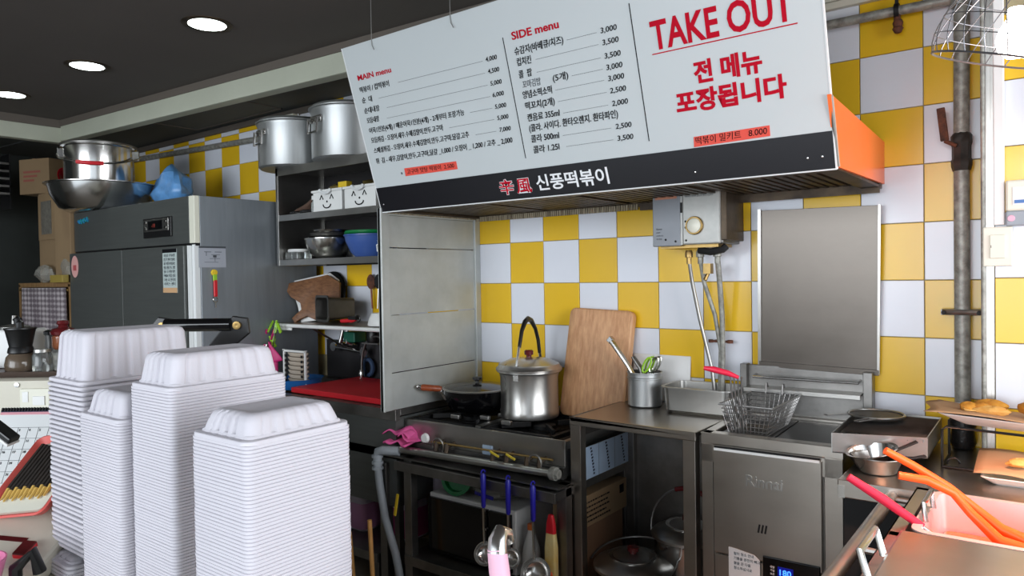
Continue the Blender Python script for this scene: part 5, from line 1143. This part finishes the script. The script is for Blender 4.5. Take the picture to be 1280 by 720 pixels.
# tray sealing press with black handle
ps = thing('tray_sealer', 'beige tray sealing press with black bar handle behind the foam trays', 'sealing machine', (.30, -1.86, .85), 0)
MB().box(-.15, .13, -.14, .12, 0, .22).build('press_body', BEIGE, ps, smooth=False, bevel=.01)
MB().box(-.14, .12, -.13, .11, .22, .36).build('press_head', BEIGE, ps, smooth=False, bevel=.02)
Dh = Vector((.13, .10, 0)).normalized(); 
MB().tube([(.09, -.08, .488), (.225, .018, .488)], .0165, 14).build('handle_bar', BLACKG, ps)
for (x, y) in ((.085, -.085), (.24, .025)):
    Ta = Matrix.Translation((x, y, .488)) @ Matrix.Rotation(math.radians(37), 4, 'Z')
    outline([(-.075, -.052), (-.035, -.075), (.030, -.022), (.026, .016), (-.012, .022)], .012, Ta).build('handle_plate', BLACK, ps, smooth=False, bevel=.003)
    MB(Ta).lathe([(.010, 0), (.010, .006), (.004, .007), (.001, .006)], 16, T=rot(90, 0, 0, (.0, -.0, -.002))).build('brass_bolt', BRASS, ps)
    MB().tube([(x - .03, y - .03, .43), (x - .07, y - .05, .36)], .014, 8).build('lift_arm', CREAM, ps)
# coffee corner on a beige machine
bmch = thing('beige_appliance', 'beige appliance with a socket panel behind the leftmost tray stack', 'appliance', (-.62, -1.98, .85), 37)
MB().loops([[(x, y, z) for x, y in rrect(.40, .26, .04, 5, 0, .13)] for z in (0, .24, .275)] + [[(x, y, .285) for x, y in rrect(.36, .22, .03, 5, 0, .13)]]).build('case', BEIGE, bmch)
MB().box(.06, .16, -.006, .002, .185, .25).build('socket_panel', CREAM, bmch, smooth=False, bevel=.003)
MB().box(.07, .09, -.008, -.005, .205, .24).box(.105, .145, -.009, -.005, .195, .225).build('switch', WHITEP, bmch, smooth=False, bevel=.001)
MB().lathe([(.008, 0), (.008, .004), (.001, .005)], 12, T=rot(90, 0, 0, (.05, 0, .262))).build('screw', CHROME, bmch)
tb = thing('brown_tray', 'brown serving tray on the beige appliance', 'tray', (-.66, -1.90, 1.136), 37)
MB().loops([ring(rrect(.40, .26, .03, 5, .0, .05), 0), ring(rrect(.46, .32, .04, 5, .0, .05), .022), ring(rrect(.45, .31, .04, 5, 0, .05), .022), ring(rrect(.39, .25, .03, 5, 0, .05), .006)]).build('tray_body', mat('dark_brown_tray', (70, 46, 40), .4), tb)
def at(dx, dy):    # on the brown tray, dx right / dy away
    c, s = math.cos(math.radians(37)), math.sin(math.radians(37)); return (-.66 + dx * c - (dy + .05) * s, -1.90 + dx * s + (dy + .05) * c, 1.143)
cg_ = thing('coffee_grinder', 'black hand coffee grinder with ribbed glass base on the brown tray', 'coffee grinder', at(-.012, -.05))
MB().lathe([(.001, .0), (.048, .0), (.05, .008), (.001, .008)], 24).build('base', BLACK, cg_)
MB().lathe([(.047, .008), (.049, .03), (.044, .055), (.035, .066), (.001, .066)], 28).build('glass_base', COFFEE, cg_)
MB().lathe([(.036, .066), (.04, .07), (.037, .085), (.034, .09), (.045, .145), (.049, .15), (.049, .154), (.001, .154)], 28).build('hopper', BLACK, cg_)
MB().tube([(0, 0, .15), (0, 0, .17), (-.01, 0, .178), (-.055, 0, .18)], [.012, .012, .006, .005], 8).lathe([(.010, .0), (.013, .02), (.001, .03)], 12, (-.02, 0, .165)).build('crank', BLACK, cg_)
tj = thing('glass_jar', 'small lidded glass jar, nearer one right of the coffee grinder', 'jar', at(.068, -.06), group='glass jars on the brown tray')
MB().lathe([(.028, 0), (.03, .01), (.03, .06), (.024, .07), (.001, .07)], 20).build('jar_body', GLASS, tj)
MB().lathe([(.026, .07), (.026, .08), (.001, .082)], 20).build('lid', STEEL, tj)
tj = thing('glass_jar', 'glass jar standing directly under the maroon lidded jar', 'jar', at(.085, .03), group='glass jars on the brown tray')
MB().lathe([(.036, 0), (.038, .01), (.038, .062), (.03, .072), (.001, .072)], 20).build('jar_body', GLASS, tj)
mj = thing('maroon_jar', 'amber glass jar with a maroon knobbed ceramic lid', 'jar', (at(.085, .03)[0], at(.085, .03)[1], 1.215))
MB().lathe([(.03, 0), (.036, .01), (.036, .045), (.03, .052), (.001, .052)], 24).build('jar_body', AMBER, mj)
MB().lathe([(.034, .048), (.040, .052), (.042, .062), (.034, .072), (.018, .076), (.014, .082), (.02, .09), (.017, .10), (.001, .102)], 24).build('lid', MAROON, mj)
MB().tube(arc((.04, 0, .045), .012, -90, 90, 8), .004, 6).build('ear', MAROON, mj)
mj = thing('steel_canister', 'small grey canister with black clip lid behind the coffee grinder', 'canister', at(.035, .07))
MB().lathe([(.036, 0), (.036, .12), (.001, .122)], 20).build('canister_body', STEELD, mj)
MB().lathe([(.039, .12), (.040, .132), (.03, .138), (.001, .14)], 20).build('lid', BLACK, mj)
mj = thing('white_kettle_base', 'white boxy appliance at the far left edge behind the coffee grinder', 'appliance', at(-.13, .09), 37)
MB().box(-.07, .07, -.02, .08, 0, .14).build('case', WHITEP, mj, smooth=False, bevel=.008)
MB().lathe([(.05, .14), (.05, .15), (.01, .16), (.008, .19), (.001, .19)], 16).build('steel_lid', STEELD, mj)
# desk calendar
cl = thing('desk_calendar', 'spiral bound desk calendar with a pink and navy header at the left edge', 'calendar', (.03, -2.12, .905), 37)
Tcl = rot(-28, 0, 0)
MB(Tcl).box(-.15, .06, 0, .004, 0, .22).build('page', PAPER, cl, smooth=False)
MB(Tcl).box(-.15, .06, -.001, 0, .207, .214).build('header_band', mat('header_pink', (214, 150, 160), .6), cl, smooth=False)
MB(Tcl).box(-.15, .06, -.0015, 0, .214, .222).build('binding_band', INKB, cl, smooth=False)
rg = MB(Tcl)
for k in range(26): rg.box(-.148 + k * .008, -.144 + k * .008, -.005, .006, .216, .226)
rg.build('spiral_binding', BLACK, cl, smooth=False)
gdm = MB(Tcl)
for k in range(6): gdm.box(-.145, .055, -.0006, 0, .02 + k * .03, .0208 + k * .03)
for k in range(8): gdm.box(-.145 + k * .028, -.1442 + k * .028, -.0006, 0, .02, .17)
gdm.build('day_grid', INKG, cl, smooth=False)
dn = 1
for rr_ in range(5):
    for cc in range(7):
        if dn > 31: break
        text(str(dn), .009, INKR if cc == 0 else INK, cl, Tcl @ Matrix.Translation((-.142 + cc * .028, -.001, .16 - rr_ * .03)) @ Matrix.Rotation(PI / 2, 4, 'X'), name='date_number'); dn += 1
MB().prism([(-.16, .0), (.07, .0), (.07, .22), (-.16, .22)], -.08, -.004).build('stand_block', WALLD, cl, smooth=False)
# black phone handle
t = thing('black_remote', 'black and white remote lying on the desk calendar at the left edge', 'remote', (.17, -2.24, 1.105), 0)
MB(rot(10, 35, 30)).box(-.07, .055, -.015, .015, 0, .016).build('case', BLACK, t, smooth=False, bevel=.004)
MB(rot(10, 35, 30)).box(-.071, .056, -.017, .017, -.006, .001).build('white_edge', WHITEP, t, smooth=False, bevel=.002)
# red box with black toothpicks on the card machine
cm = thing('card_machine', 'beige counter machine with red rocker switch at the bottom left', 'machine', (.435, -2.30, .85), 37)
Tm = rot(22, 6, 0, (0, 0, .02))
MB(Tm).box(-.16, .10, -.06, .14, .0, .045).build('case', BEIGE, cm, smooth=False, bevel=.008)
MB(Tm).box(-.03, .03, .01, .022, .045, .0465).build('slot', mat('dark_red_slot', (80, 16, 20), .4), cm, smooth=False)
MB(Tm).box(.035, .062, -.035, .005, .045, .055).build('rocker_switch', REDP, cm, smooth=False, bevel=.002)
MB(Tm).box(.036, .061, -.034, .004, .054, .058).build('rocker_base', MAROON, cm, smooth=False)
MB().box(-.14, .06, .02, .10, .0, .03).build('foot_block', BLACK, cm, smooth=False)
tx = thing('pen_tray', 'red rimmed clear tray of dark brushes propped on the counter machine', 'tray', (.36, -2.205, 1.01), 37)
Tx = rot(38, -8, -14)
MB(Tx).loops([ring(rrect(.15, .20, .015), 0), ring(rrect(.18, .23, .02), .02), ring(rrect(.172, .222, .02), .022), ring(rrect(.145, .195, .015), .004)]).build('tray_body', mat('coral_red', (214, 92, 84), .5), tx)
MB(Tx).prism(rrect(.14, .19, .012), .005, .012).build('lining', CREAM, tx, smooth=False)
DBR = mat('dark_brown_stick', (40, 33, 28), .6, var=.3, scale=30); OCH = mat('ochre_tip', (206, 168, 84), .6)
for k in range(11):
    bo = MB(Tx).tube([(-.058 + k * .0118, .088 - .004 * (k % 3), .017), (-.062 + k * .0118, -.035 - .006 * (k % 2), .017)], .006, 6).build('brush', DBR, tx)
    MB(Tx).tube([(-.062 + k * .0118, -.035 - .006 * (k % 2), .017), (-.064 + k * .0118, -.062 - .006 * (k % 2), .016)], [.0055, .002], 6).build('brush_tip', OCH, bo)
t = thing('black_clamp', 'black plastic clamp below the counter machine at the left bottom', 'clamp', (.60, -2.345, .85))
MB().tube([(0, 0, .0), (.0, 0, .06), (.03, .02, .09), (.03, .03, .05)], .012, 8).build('clamp_arm', BLACK, t)
t = thing('pink_bowl', 'glossy pink bowl cut off by the left bottom corner', 'bowl', (.55, -2.41, .85))
MB().lathe([(.001, 0), (.03, 0), (.055, .04), (.065, .08), (.062, .08), (.05, .04), (.001, .005)], 28).build('bowl_body', mat('hot_pink_plastic', (236, 130, 176), .3), t)
# pink handled ladle at the bottom
t = thing('pink_ladle', 'pink handled utensil with metal collar at the bottom edge of the photo', 'ladle', (1.40, -2.10, .80))
t.rotation_euler = (0, math.radians(-7), 0)
MB().tube([(.0, 0, .0), (.0, .0, .23), (.0, .0, .262)], [.012, .015, .014], 12).build('handle', LPINK, t)
MB().tube([(0, 0, .255), (.0, .004, .272), (.0, .012, .280), (0, .024, .274), (.0, .026, .262)], [.015, .014, .012, .011, .010], 12).build('collar', CHROME, t)
t.location = (1.575, -2.06, .805)
hold = thing('utensil_holder', 'low steel cup holding the pink handled utensil', 'cup', (1.572, -2.06, .56))
MB().lathe([(.001, 0), (.035, 0), (.038, .24), (.035, .24), (.032, .004), (.001, .004)], 20).build('cup_body', STEEL, hold)
MB().box(-.06, .06, -.06, .06, -.56, 0).build('holder_post', WALLP, hold, smooth=False)
print('objects', len(bpy.data.objects))
